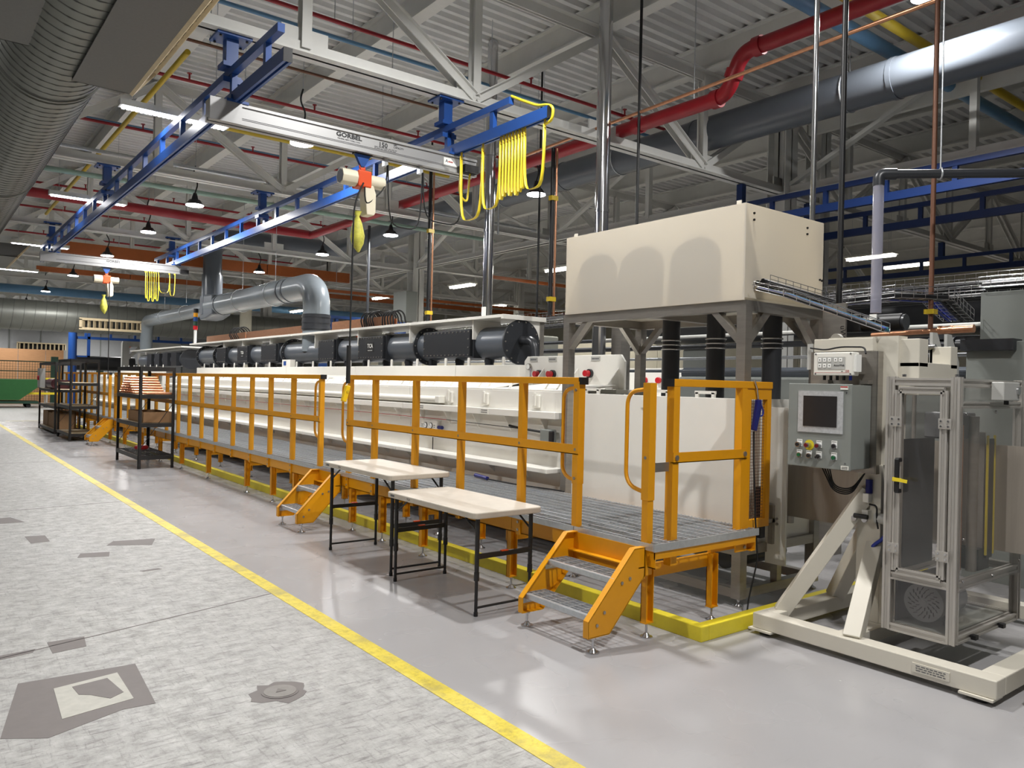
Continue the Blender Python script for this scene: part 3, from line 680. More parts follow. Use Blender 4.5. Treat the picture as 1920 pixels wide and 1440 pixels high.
# festoon cables
def loop(a, b_, drop, n=14):
    a, b_ = V(a), V(b_); pts = []
    for i in range(n+1):
        t = i/n; s = 1-(2*t-1)**4
        pts.append(a.lerp(b_, .5-.5*math.cos(math.pi*t) if True else t)+V((0, 0, -drop*s)))
    return pts
def festoon(x, ys, drops, zt, label, m, r, lastpts=None):
    t = thing('festoon_cable', label, 'cable', (x, ys[0], zt-max(drops)))
    for y0, y1, dr_ in zip(ys, ys[1:], drops):
        MB().strip(loop((x, y0, zt), (x, y1, zt), dr_), (.034, 0, 0), (0, .008, .002)).build('cable_loop', m, t)
    for y in ys: MB().cyl((x+.017, y, zt-.03), (x+.017, y, zt+.045), .012, 8).build('cable_trolley', 'yellowpipe', t)
    if lastpts: MB().tube(route(lastpts, .1), r, 8).build('cable_tail', m, t)
ysn = [5.62, 5.92]+[5.96+.05*i for i in range(8)]+[6.62, 7.02]
drn = [.58]+[.55+.05*((i*7) % 5)/4 for i in range(8)]+[.66, .72]
festoon(4.673, ysn, drn, 4.09, 'yellow flat festoon cable bunched under the near runway end', 'cord_yellow', .012,
        [(4.69, 7.02, 4.05), (4.72, 7.1, 3.7), (4.85, 7.13, 3.62), (4.88, 7.13, 3.98)])
MB().tube(route([(4.69, 6.15, 4.50), (4.72, 6.0, 4.42), (4.71, 5.75, 4.30), (4.69, 5.6, 4.27), (4.69, 5.5, 4.22), (4.69, 5.52, 4.1), (4.69, 5.62, 4.09)], .08), .014, 8).build('power_cable', 'cord_yellow', label='yellow cable looping over the near end of the blue runway', cat='cable')
ysf = [18.9+.13*i for i in range(9)]
ft = thing('festoon_cable', 'yellow festoon cable hanging under the far bridge', 'cable', (4.2, 18.5, 3.2))
xf = [4.05, 4.09, 4.14, 4.18, 4.23, 4.27, 4.32, 4.55, 4.66]
for a, b_, d_ in zip(xf, xf[1:], (.6, .66, .58, .66, .6, .64, .45, .5)): MB().strip(loop((a, 18.38, 3.93), (b_, 18.38, 3.93), d_), (0, .034, 0), (.01, 0, .002)).build('cable_loop', 'cord_yellow', ft)
for x in xf: MB().cyl((x, 18.42, 3.9), (x, 18.45, 3.96), .012, 6).build('cable_trolley', 'yellowpipe', ft)
bf = thing('festoon_cable', 'black control cable looping below the near aluminium bridge', 'cable', (4, BY, 3.2))
xs = [3.60, 3.86, 4.28, 4.8]; dps = [.42, .62, .5]
for i in range(3):
    a, b_ = (xs[i], BY-.07, 3.86 if i else 3.6), (xs[i+1], BY-.05, 3.86)
    MB().tube(loop(a, b_, dps[i]-(0 if i else .2)), .008, 6).build('cable_loop', 'rubber', bf)
for x in xs[1:3]:
    MB().box(x-.02, x+.02, BY-.03, BY+.03, 3.86, 3.94).build('cable_trolley', 'galv', bf)
# second runways at the right edge, other cell
for x, y0, y1, lb, zz in ((10.05, 2.2, 7.6, 'blue ladder runway of the neighbouring crane, coloured as in shade, highest one', 4.13), (11.9, 2.6, 8.4, 'blue ladder runway of the neighbouring crane, coloured as in shade, middle one', 4.13), (16.9, 4, 11.5, 'blue ladder runway under the fluorescent lamps', 4.13)):
    t = runway(x, y0, y0, y1, (), lb, 'blue_shaded', hang=False, zr=zz)
    for y in (7.3,): MB().box(x-.05, x+.05, y-.05, y+.05, zz+.36, 4.78).build('hanger_post', 'blue_shaded', t)
h2 = thing('chain_hoist', 'dark chain hoist with cable at the right edge of the frame', 'chain hoist', (10.05, 3.05, 3.6))
MB().box(9.95, 10.15, 2.95, 3.15, 3.95, 4.12).build('hoist_body', 'ltgrey', h2, bevel=.02); MB().box(9.9, 10.2, 2.86, 3.06, 3.62, 3.8).build('rating_plate', 'burgundy', h2, bevel=.03)
MB().tube([(10.05, 3.05, 3.9), (10.04, 3.05, 3.5), (10.05, 3.05, 2.2)], .02, 8).build('pendant_cable', 'rubber', h2)
# ------------------------------------------------------------------ yellow containment curb
cb = thing('containment_curb', 'low yellow curb running around the machine', 'curb', (4.05, 10, 0))
MB().box(4.04, 4.12, 3.16, 30, 0, .1).build('long_curb', 'curb', cb, bevel=.006)
MB().box(4.12, 7.2, 3.16, 3.24, 0, .1).build('end_curb', 'curb', cb, bevel=.006)
# ------------------------------------------------------------------ access platform
DX0, DX1, DZ = 3.76, 4.88, .63
pl = thing('access_platform', 'long yellow framed access platform with steel grating along the tanks', 'platform', (4.3, 8, 0))
def cchan(m, x, y0, y1, z0, z1, s):
    m.box(x, x+.006, y0, y1, z0, z1)
    for z in (z0, z1-.006): m.box(min(x, x+s*.05), max(x, x+s*.05), y0, y1, z, z+.006)
y = 3.33; PL = 1.5
while y < 29.5:
    e = min(y+PL, 29.8); m = MB(); cchan(m, DX0+.02, y+.005, e-.005, .47, .595, 1); m.build('side_channel', 'orange', pl)
    m = MB(); cchan(m, DX1-.03, y+.005, e-.005, .47, .595, -1); m.build('side_channel', 'orange', pl)
    y = e
MB().box(DX0+.02, DX1-.03, 3.335, 3.345, .53, .595).build('end_channel', 'orange', pl)
def grating(x0, x1, y0, y1, zt, pitch=.03, cross=.1, d=.03, t=.005):
    m = MB(); n_ = int((x1-x0)/pitch)
    for i in range(n_+1):
        x = x0+(x1-x0)*i/n_; m.box(x-t/2, x+t/2, y0, y1, zt-d, zt)
    k = int((y1-y0)/cross)
    for j in range(k+1):
        yy = y0+(y1-y0)*(j+.5)/(k+1); m.box(x0, x1, yy-.003, yy+.003, zt-.009, zt+.001)
    m.box(x0, x1, y0, y0+.006, zt-d, zt).box(x0, x1, y1-.006, y1, zt-d, zt)
    return m
def deck_grating(x0, x1, y0, y1, zt):          # bearing bars span the width, twisted rods run lengthwise
    m = MB(); n_ = int((y1-y0)/.034)
    for i in range(n_+1):
        yy = y0+.003+(y1-y0-.006)*i/n_; m.box(x0, x1, yy-.0025, yy+.0025, zt-.03, zt-.002)
    for j in range(11):
        xx = x0+.05+(x1-x0-.1)*j/10; m.box(xx-.005, xx+.005, y0, y1, zt-.01, zt+.002)
    return m
g0 = None; y = 3.33
while y < 29.5:
    if g0 is None:
        g0 = deck_grating(DX0, DX1, y+.003, y+.747, DZ).build('grating_panel', 'galv', pl, kind='stuff')
        b0 = MB().box(DX0-.004, DX0+.004, y+.003, y+.747, DZ-.045, DZ).build('grating_edge_band', 'galv', pl); yb = y
    else:
        for s, nm in ((g0, 'grating_panel'), (b0, 'grating_edge_band')):
            o = inst(s, nm, (0, 0, 0), pl); o.location = s.location+V((0, y-yb, 0))
            if s is g0: o['kind'] = 'stuff'
    y += .75
MB().box(DX0, DX1, 3.325, 3.333, DZ-.05, DZ).build('grating_edge_band', 'galv', pl)
# legs with levelling feet
def foot(m, x, y, z1):
    m.cyl((x, y, 0), (x, y, .008), .042, 12).cyl((x, y, .008), (x, y, .03), .03, 12, .012).cyl((x, y, .02), (x, y, z1), .008, 8).cyl((x, y, z1-.015), (x, y, z1), .016, 6)
LG = None
for y in (3.46, 4.9, 6.25, 7.05, 7.72, 9.3, 10.05, 11.05, 12.85, 14.4, 15.9, 17.4, 19, 20.6, 22, 23.5, 25, 26.5, 28):
    for x in (3.83, 4.5):
        if LG is None:
            leg = MB().box(x-.035, x+.035, y-.003, y+.003, .1, .47).box(x-.035, x-.029, y-.045, y+.003, .1, .47).box(x+.029, x+.035, y-.045, y+.003, .1, .47).box(x-.038, x+.038, y-.048, y+.004, .095, .102).build('leg', 'orange', pl)
            f = MB(); foot(f, x, y-.02, .1); fo = f.build('levelling_foot', 'chrome', leg)
            LG = (leg, fo, x, y)
        else:
            o = inst(LG[0], 'leg', (0, 0, 0), pl); o.location = LG[0].location+V((x-LG[2], y-LG[3], 0))
            q = inst(LG[1], 'levelling_foot', (0, 0, 0), o); q.location = LG[1].location
    MB().box(3.8, 4.53, y-.005, y+.025, .38, .47).build('cross_beam', 'orange', pl)
    MB().box(4.5, 4.86, y-.005, y+.025, .47, .52).build('cross_beam', 'orange', pl)
# ------------------------------------------------------------------ guard rails
RX = 3.795; RT = 1.69; RM = 1.175
def post(t, y, zb=.46, zt=RT-.05, x=RX):
    MB().box(x-.03, x+.024, y-.025, y+.025, zb, zt).build('post', 'orange', t)
    for z in (zb+.04, zb+.1, RM): MB().cyl((x-.037, y, z), (x-.03, y, z), .011, 8).build('bolt', 'steel', t)
def hloop(t, y, s):
    pts = [(RX, y, 1.62)]+arc((RX, y+s*.07, 1.54), .08, 90, 90+80*1, (0, -s, 0), (0, 0, 1), 8)[1:]
    pts = route([(RX, y, 1.62), (RX, y+s*.17, 1.60), (RX, y+s*.17, .98), (RX, y, .94)], .13, 8)
    MB().tube(pts, .014, 10).build('hand_loop', 'orange', t)
    MB().box(RX-.034, RX+.028, y-.028, y+.028, .93, 1.66).build('loop_bracket', 'orange', t)
    for z in (1.6, .97): MB().cyl((RX-.042, y, z), (RX-.034, y, z), .011, 8).build('bolt', 'steel', t)
def guard(ys, label, l0, l1):
    t = thing('guard_rail', label, 'railing', (RX, (ys[0]+ys[-1])/2, .5), 'yellow platform guard rails')
    MB().box(RX-.03, RX+.03, ys[0]-.02, ys[-1]+.02, RT-.05, RT).build('top_rail', 'orange', t, bevel=.003)
    MB().box(RX-.036, RX-.03, ys[0]-.03, ys[-1]+.03, RM-.035, RM+.035).box(RX-.036, RX-.012, ys[0]-.03, ys[-1]+.03, RM-.035, RM-.029).build('mid_rail', 'orange', t)
    for y in ys: post(t, y)
    for y, s in ((ys[0], -1), (ys[-1], 1)):
        MB().box(RX-.031, RX+.031, y+s*.02-.0, y+s*.055, RT-.051, RT+.001).build('end_cap', 'black', t)
    if l0: hloop(t, ys[0], 1)
    if l1: hloop(t, ys[-1], -1)
    return t
guard([4.09, 4.73, 5.58, 6.35, 7.16, 7.73], 'yellow guard rail between the two nearer stairs, behind the tables', True, False)
gr1 = bpy.data.objects['guard_rail']
MB().tube(route([(RX, 7.73, 1.62), (RX, 7.92, 1.60), (RX, 7.92, .98), (RX, 7.73, .94)], .13, 8), .014, 10).build('hand_loop', 'orange', gr1)
guard([8.48, 9.31, 10.08, 10.79, 11.57, 12.38, 13.13, 13.83, 14.52, 15.3, 16.1, 16.9, 17.7, 18.5, 19.3, 19.85], 'long yellow guard rail behind the front black shelving unit', False, True)
gr2 = bpy.data.objects['guard_rail.001']
MB().tube(route([(RX, 8.48, 1.62), (RX, 8.66, 1.60), (RX, 8.66, .98), (RX, 8.48, .94)], .13, 8), .014, 10).build('hand_loop', 'orange', gr2)
guard([20.5, 21.2, 22, 22.8, 23.6, 24.4, 25.2, 26, 27, 28, 29], 'far yellow guard rail behind the rear black shelving', True, False)
# end guard with mesh panel at the near end
eg = thing('end_guard', 'yellow end guard with wire mesh panel at the near platform end', 'railing', (4.4, 3.40, .5))
ye = 3.40
MB().box(3.97, 5.08, ye-.03, ye+.03, RT-.05, RT).build('top_rail', 'orange', eg, bevel=.003)
MB().box(3.93, 3.97, ye-.031, ye+.031, RT-.051, RT+.001).build('end_cap', 'black', eg)
for x in (4.0, 4.74): MB().box(x-.03, x+.03, ye-.03, ye+.03, .46 if x < 4.5 else .52, RT-.05).build('post', 'orange', eg)
MB().box(3.97, 4.77, ye-.037, ye-.03, 1.135, 1.205).box(3.97, 4.77, ye-.037, ye-.012, 1.135, 1.141).build('mid_rail', 'orange', eg)
for x in (4.0, 4.74): MB().cyl((x, ye-.045, 1.17), (x, ye-.037, 1.17), .018, 10).build('bolt', 'steel', eg)
MB().box(4.77, 4.83, ye-.02, ye+.02, .62, RT-.05).box(5.03, 5.08, ye-.02, ye+.02, .62, RT-.05).box(4.83, 5.03, ye-.02, ye+.02, 1.56, RT-.05).box(4.83, 5.03, ye-.02, ye+.02, .62, .68).build('mesh_frame', 'orange', eg)
m = MB()
for i in range(9): x = 4.83+.2*(i+.5)/9; m.cyl((x, ye, .68), (x, ye, 1.56), .0017, 4)
for i in range(39): z = .68+.88*(i+.5)/39; m.cyl((4.83, ye+.003, z), (5.03, ye+.003, z), .0017, 4)
m.build('wire_mesh', 'brownpipe', eg, kind='stuff')
MB().box(4.66, 4.79, ye-.035, ye-.025, .47, .6).build('mounting_plate', 'orange', eg)
for z in (.5, .57): MB().cyl((4.76, ye-.045, z), (4.76, ye-.034, z), .012, 8).build('bolt', 'steel', eg)
# short gate post with hand loop at the stair opening
gp = thing('gate_post', 'yellow post with hand loop between near stair and end guard', 'railing', (RX, 3.42, .4))
post(gp, 3.42, .42, 1.66)
MB().tube(route([(RX, 3.42, 1.62), (RX, 3.62, 1.60), (RX, 3.62, .98), (RX, 3.42, .94)], .13, 8), .014, 10).build('hand_loop', 'orange', gp)
MB().box(RX-.034, RX+.028, 3.39, 3.45, .9, 1.66).build('loop_bracket', 'orange', gp)
MB().box(RX+.028, 3.98, 3.40, 3.404, 1.08, 1.14).build('tie_plate', 'steel', gp)
# ------------------------------------------------------------------ stairs
def stair(y0, y1, label):
    t = thing('steel_stair', label, 'stairs', (3.55, (y0+y1)/2, 0), 'yellow platform stairs')
    for y, s in ((y0, 1), (y1, -1)):
        side = [(3.27, y, .10), (3.27, y, .20), (3.66, y, .60), (3.76, y, .60), (3.76, y, .42), (3.72, y, .38), (3.45, y, .10)]
        st = MB().prism(side, (0, .008*s, 0)).build('stringer', 'orange', t)
        fl = MB()
        for a, b_ in zip(side, side[1:]+side[:1]):
            if (a, b_) == (side[-1], side[0]): pass
            fl.bar(V(a)+V((0, .022*s, 0)), V(b_)+V((0, .022*s, 0)), .006, .044, (0, 1, 0))
        fl.build('stringer_flange', 'orange', st)
        f = MB(); foot(f, 3.33, y+.02*s, .1); f.build('levelling_foot', 'chrome', st)
        for p_ in ((3.40, .24), (3.34, .17), (3.55, .4), (3.62, .42)): MB().cyl((p_[0], y-.006*s, p_[1]), (p_[0], y, p_[1]), .011, 8).build('bolt', 'steel', st)
    for x0, x1, z in ((3.30, 3.49, .225), (3.49, 3.68, .43)):
        tr = grating(x0+.012, x1, y0+.012, y1-.012, z, .036, .1, .03, .005).build('tread', 'galv', t, kind='stuff')
        MB().box(x0, x0+.03, y0+.01, y1-.01, z-.035, z+.003).build('tread_nosing', 'galv', tr, bevel=.004)
        MB().box(x0, x1, y0+.008, y0+.013, z-.07, z).box(x0, x1, y1-.013, y1-.008, z-.07, z).build('tread_end_plate', 'galv', tr)
    MB().box(3.70, 3.76, y0, y1, .47, .478).box(3.752, 3.76, y0, y1, .40, .595).build('header_beam', 'orange', t)
    return t
stair(3.40, 4.08, 'yellow stair with grating treads nearest the viewer')
stair(7.86, 8.44, 'yellow stair beside the folding tables, middle of the three')
stair(19.86, 20.48, 'yellow stair beside the rear shelving, farthest of the three')
# ------------------------------------------------------------------ folding tables
def table(x0, x1, y0, y1, h, label):
    t = thing('folding_table', label, 'table', ((x0+x1)/2, (y0+y1)/2, 0), 'folding tables beside the platform')
    r = .05; pts = []
    for cx, cy, a in ((x1-r, y1-r, 0), (x0+r, y1-r, 90), (x0+r, y0+r, 180), (x1-r, y0+r, 270)):
        pts += [(cx+r*math.cos(math.radians(a+i*22.5)), cy+r*math.sin(math.radians(a+i*22.5)), h-.045) for i in range(5)]
    top = MB().prism(pts[::-1], (0, 0, .045)).build('table_top', 'tabletop', t, bevel=.008)
    MB().box(x0-.002, x0+.001, y1-.14, y1-.08, h-.032, h-.015).build('maker_badge', 'ink_grey', top)
    text('TCA', .026, (x0-.001, y1-.36, h-.023), (0, -1, 0), (0, 0, 1), top, 'ink_grey')
    for y, s in ((y0+.06, 1), (y1-.06, -1)):
        lf = thing('leg_frame', None, None, ((x0+x1)/2, y, 0), parent=t)
        for x in (x0+.07, x1-.07):
            MB().cyl((x, y, .28), (x, y, h-.045), .016, 12).cyl((x, y, .25), (x, y, .31), .019, 12).cyl((x, y, .02), (x, y, .28), .012, 12).cyl((x, y, 0), (x, y, .03), .015, 12).build('leg', 'blackmetal', lf)
        MB().box(x0+.07, x1-.07, y-.008, y+.008, .40, .435).build('adjustment_bar', 'blackmetal', lf)
        MB().box((x0+x1)/2-.03, (x0+x1)/2+.03, y-.01, y+.01, .434, .442).build('orange_clip', 'orangered', lf)
        MB().cyl((x0+.07, y, .06), (x1-.07, y, .06), .009, 8).build('foot_bar', 'blackmetal', lf)
        MB().tube([(x0+.075, y, h-.16), (x0+.075, y+s*.18, h-.05)], .008, 6).build('folding_brace', 'blackmetal', lf); MB().tube([(x1-.075, y, h-.16), (x1-.075, y+s*.18, h-.05)], .008, 6).build('folding_brace', 'blackmetal', lf)
    return t
table(3.09, 3.71, 4.36, 5.62, .735, 'cream folding table with black legs nearer the viewer')
table(3.15, 3.77, 5.68, 6.98, .85, 'cream folding table with black legs, the farther and taller one')
# ------------------------------------------------------------------ black shelving
def shelving(x0, x1, y0, y1, h, levels, label, m='blackmetal', brace=True, openl=()):
    t = thing('shelving_unit', label, 'shelving', ((x0+x1)/2, (y0+y1)/2, 0), 'black shelving units')
    for x, sx in ((x0, 1), (x1, -1)):
        for y, sy in ((y0, 1), (y1, -1)):
            MB().box(min(x, x+sx*.05), max(x, x+sx*.05), min(y, y+sy*.006), max(y, y+sy*.006), 0, h).box(min(x, x+sx*.006), max(x, x+sx*.006), min(y, y+sy*.05), max(y, y+sy*.05), 0, h).build('upright', m, t)
    for z in levels:
        MB().box(x0+.01, x1-.01, y0-.004, y0+.03, z-.07, z).box(x0+.01, x1-.01, y1-.03, y1+.004, z-.07, z).box(x0-.004, x0+.03, y0+.01, y1-.01, z-.07, z).box(x1-.03, x1+.004, y0+.01, y1-.01, z-.07, z).build('shelf_beam', m, t)
        if z < h-.05 and z not in openl: MB().box(x0+.02, x1-.02, y0+.02, y1-.02, z-.015, z).build('shelf_board', 'particle', t)
    if brace:
        for y in (y0+.003, y1-.003): MB().bar((x0+.03, y, .35), (x1-.03, y, 1.15), .006, .022, (0, 1, 0)).build('diagonal_brace', m, t)
    return t
shelving(3.17, 3.76, 14.64, 16.46, 1.79, (.23, .80, 1.30, 1.79), 'front black shelving unit holding a stack of copper rods', openl=(.23,))
wm = bpy.data.objects['shelving_unit']
m = MB()
for i in range(18): m.cyl((3.2, 14.7+i*.1, .222), (3.73, 14.7+i*.1, .222), .004, 4)
for i in range(12): m.cyl((3.2+i*.048, 14.66, .228), (3.2+i*.048, 16.44, .228), .004, 4)
m.build('wire_shelf', 'blackmetal', wm, kind='stuff')
shelving(3.08, 3.73, 21.4, 23.3, 2.0, (.18, .85, 1.42, 2.0), 'middle black shelving unit with bare boards beside the far stair')
shelving(3.1, 3.73, 24.0, 27.2, 1.95, (.12, .75, 1.2, 1.95), 'rear black shelving unit holding cartons and a red roll', brace=False)
# copper rods stacked on the top board
i = 0
for row in range(7):
    for k in range(9-row):
        y = 15.1+.16*k+.08*row; z = 1.325+row*.045
        o = MB().cyl((3.19, y, z), (3.70-.004*row, y, z), .022, 8).build('copper_rod', 'copper', label='copper rod in the stack on the front shelving unit', cat='metal rod', group='copper rods in the stack'); i += 1
for k in range(5): MB().cyl((3.3, 14.72+.05*k, 1.322), (3.74, 14.72+.05*k, 1.322), .02, 8).build('copper_rod', 'copper', label='copper rod lying loose in front of the stack', cat='metal rod', group='loose copper rods')
def carton(x0, x1, y0, y1, z, h, label, m='card', open_=False):
    t = thing('cardboard_box', label, 'box', ((x0+x1)/2, (y0+y1)/2, z), 'cardboard boxes')
    MB().box(x0, x1, y0, y0+.006, z, z+h).box(x0, x1, y1-.006, y1, z, z+h).box(x0, x0+.006, y0, y1, z, z+h).box(x1-.006, x1, y0, y1, z, z+h).box(x0, x1, y0, y1, z, z+.006).build('carton_body', m, t)
    if not open_:
        MB().box(x0, (x0+x1)/2-.003, y0, y1, z+h-.003, z+h+.004).build('flap', m, t); MB().box((x0+x1)/2+.003, x1, y0, y1, z+h-.003, z+h+.004).build('flap', m, t)
        MB().box((x0+x1)/2-.03, (x0+x1)/2+.03, y0-.001, y1+.001, z+h+.004, z+h+.006).build('packing_tape', 'tabletop', t)
    return t
carton(3.26, 3.74, 14.75, 15.9, .802, .19, 'long open cardboard tray on the middle board of the front shelving', open_=True)
carton(3.18, 3.6, 24.1, 24.45, .122, .42, 'narrow cardboard box nearest on the rear shelving floor board')
carton(3.18, 3.7, 24.5, 25.0, .122, .45, 'second cardboard box on the rear shelving floor board')
carton(3.2, 3.68, 25.05, 25.9, .122, .4, 'third cardboard box on the rear shelving floor board')
carton(3.2, 3.68, 26, 27.0, .122, .42, 'farthest cardboard box on the rear shelving floor board')
rl = thing('tape_roll', 'red tape roll lying on the wire shelf of the front unit', 'tape roll', (3.5, 15.9, .235))
MB().tube(arc((3.5, 15.9, .275), .09, 0, 342, (1, 0, 0), (0, 1, 0), 20), .038, 8, True).build('tape_ring', 'red', rl)
rr = thing('film_roll', 'dark burgundy roll lying on the rear shelving', 'roll', (3.55, 24.7, 1.2))
MB().cyl((3.2, 24.45, 1.36), (3.2, 25.5, 1.36), .14, 20).build('roll_body', 'burgundy', rr); MB().cyl((3.2, 24.4, 1.36), (3.2, 24.45, 1.36), .05, 12).build('roll_core', 'card', rr)
MB().box(3.2, 3.68, 25.6, 26.9, 1.2, 1.45).build('film_crate', 'burgundy', label='dark burgundy crate behind the roll on the rear shelving', cat='crate')
eb = thing('switch_box', 'light grey switch box with red stop button hanging on the rear shelving', 'switch box', (3.14, 26.5, 1.2))
MB().box(3.02, 3.145, 26.3, 26.9, 1.22, 1.78).build('enclosure', 'ltgrey', eb); MB().cyl((3.02, 26.6, 1.5), (2.98, 26.6, 1.5), .07, 12).build('stop_button', 'red', eb)
# ------------------------------------------------------------------ white process tanks
TX, TB = 5.0, 5.66          # front face, lid back
def gusset(x, y, z, w, h, t, nm='gusset'):
    return MB().prism([(x, y-.006, z), (x-w, y-.006, z), (x, y-.006, z-h)], (0, .012, 0)).build(nm, 'poly', t)
def sign(t, x, y, z, w, h, body, size, face='-x', m='plastic_white', ink='ink_grey'):
    if face == '-x':
        s = MB().box(x-.006, x, y-w/2, y+w/2, z-h/2, z+h/2).build('sign_plate', m, t)
        if isinstance(body, int): print_lines((x-.0065, y, z), (0, -1, 0), (0, 0, 1), w*.8, h*.75, body, s, ink)
        elif body: text(body, size, (x-.0065, y, z), (0, -1, 0), (0, 0, 1), s, ink)
    else:
        s = MB().box(x-w/2, x+w/2, y-.006, y, z-h/2, z+h/2).build('sign_plate', m, t)
        if body: text(body, size, (x, y-.0065, z), (1, 0, 0), (0, 0, 1), s, ink)
    return s
def tank(y0, y1, label, first=False):
    t = thing('process_tank', label, 'tank', (5.4, (y0+y1)/2, .3), 'white process tanks in the line')
    a, b_ = y0+.004, y1-.004
    MB().box(TX, 6.0, a, b_, .32, 1.36).build('tank_body', 'poly', t)
    MB().box(4.88, TX, a, b_, 1.30, 1.37).build('upper_ledge', 'poly', t, bevel=.006)
    MB().box(TX-.02, TX+.04, a, b_, 1.37, 1.565).build('upper_wall', 'poly', t, bevel=.004)
    MB().box(4.79, TX, a, b_, .785, .83).build('lower_ledge', 'poly', t, bevel=.006)
    MB().box(4.93, TX, a, b_, .32, .36).build('base_ledge', 'poly', t)
    yy = y0+.25
    while yy < y1-.1:
        gusset(TX, yy, 1.30, .1, .16, t); gusset(TX, yy+.28, .785, .12, .1, t); yy += .58
    bs = TB if not first else 5.98
    MB().box(TB, TB+.1, a if not first else y0+1.55, b_, 1.36, 1.86).build('back_wall', 'poly', t, bevel=.004)
    n_ = 5; L = (y1-y0)/n_
    for i in range(n_):
        c, d = y0+i*L+.006, y0+(i+1)*L-.006
        xb, zb = (TB, 1.70) if not (first and i < 2) else (5.7, 1.63)
        ld = MB().prism([(TX-.01, c, 1.567), (xb, c, zb), (xb, c, zb+.014), (TX-.01, c, 1.581)], (0, d-c, 0)).build('lid', 'poly', t)
        hx = TX+.06; cy = (c+d)/2; hz = 1.585
        q0, q1 = V((hx, 0, hz)), V((hx+.06, 0, hz+.075)); nn_ = V((.6, 0, -.48))
        h = MB().bar(q0+V((0, cy-.1, 0)), q0+V((0, cy+.1, 0)), .018, .02).bar(q1+V((0, cy-.1, 0)), q1+V((0, cy+.1, 0)), .018, .02)
        for sy in (-.09, .09): h.bar(q0+V((0, cy+sy, 0)), q1+V((0, cy+sy, 0)), .02, .018)
        h.build('lid_handle', 'poly', ld)
    yy = y0+(.4 if not first else 2.0)
    while yy < y1:
        MB().prism([(TB+.1, yy-.025, 1.86), (TB+.1, yy+.025, 1.86), (TB+.1, yy+.025, 1.94), (TB+.1, yy+.015, 1.965), (TB+.1, yy-.015, 1.965), (TB+.1, yy-.025, 1.94)], (.015, 0, 0)).build('lifting_lug', 'poly', t); yy += .75
    # steel skid under the tank
    MB().box(4.98, 6.0, a, b_, .24, .32).build('skid_beam', 'steel', t); MB().box(5.3, 5.36, a, b_, 0, .24).build('skid_runner', 'blackmetal', t)
    return t
TY = [5.6, 8.5, 11.4, 14.3, 17.2, 20.1]
tn = ['nearest', 'second', 'third', 'fourth', 'fifth']
tanks = [tank(TY[i], TY[i+1], 'white plastic process tank with lids, %s after the white box' % tn[i], i == 0) for i in range(5)]
t0 = tanks[0]
for y in (5.98, 6.85, 7.55):
    lb = MB().box(TX-.055, TX-.02, y-.055, y+.055, 1.40, 1.53).build('latch_block', 'plastic_white', t0, bevel=.012)
    MB().box(TX-.075, TX-.055, y-.02, y+.01, 1.42, 1.55).build('latch_tongue', 'plastic_white', lb, bevel=.005)
for y, b_ in ((6.75, 2), (8.05, 2)): sign(t0, 4.88, y, 1.335, .14, .06, b_, .022)
# gauge box on the first tank
gb = thing('gauge_box', 'white instrument box with two round gauges on the tank front', 'instrument box', (TX, 7.95, .98))
MB().box(4.93, TX, 7.78, 8.12, .98, 1.18).build('enclosure', 'plastic_white', gb, bevel=.005)
for y in (8.02, 7.90):
    g = MB().cyl((4.93, y, 1.115), (4.922, y, 1.115), .036, 20).build('gauge_rim', 'black', gb); MB().cyl((4.922, y, 1.115), (4.919, y, 1.115), .029, 20).build('gauge_face', 'paper', g)
    MB().bar((4.918, y-.012, 1.10), (4.918, y+.014, 1.13), .002, .004, (1, 0, 0)).build('gauge_needle', 'ink', g)
for y, b_ in ((8.09, 3), (7.82, 3)): sign(gb, 4.93, y, 1.10, .05, .09, b_, .014)
MB().cyl((4.96, 7.78, 1.10), (4.96, 7.70, 1.10), .022, 10).build('blue_valve', 'navy', gb)
MB().tube([(4.96, 7.9, .98), (4.96, 7.9, .83)], .006, 6).build('air_line', 'rubber', gb)
# long tube lamp along the ledge
lt_ = thing('tube_housing', 'long white tubular housing fixed above the tank ledge', 'tube housing', (4.92, 12, 1.4))
MB().cyl((4.93, 7.72, 1.43), (4.93, 20, 1.43), .042, 14).build('tube_shell', 'plastic_white', lt_)
MB().box(4.885, 4.98, 7.68, 7.76, 1.39, 1.475).build('tube_end_cap', 'plastic_white', lt_, bevel=.008)
# pull cord and its switch
pc = thing('pull_cord_switch', 'grey pull cord switch with red cord along the tanks', 'safety switch', (4.9, 5.75, 1.08))
MB().box(4.88, 4.96, 5.66, 5.82, 1.06, 1.2).build('switch_body', 'greypanel', pc, bevel=.01); MB().box(4.87, 4.9, 5.62, 5.68, 1.08, 1.19).build('switch_lever', 'black', pc, bevel=.01)
MB().tube([(4.9, 5.82, 1.17), (4.92, 6.1, 1.18), (4.95, 6.4, 1.2)], .012, 8).build('cord_spring', 'rubber', pc)
MB().tube([(4.92, 6.1, 1.18), (4.95, 7.6, 1.2)], .004, 5).build('cord', 'rubber', pc); MB().tube([(4.95, 7.6, 1.2), (4.95, 20, 1.22)], .004, 5).build('red_cord', 'red', pc)
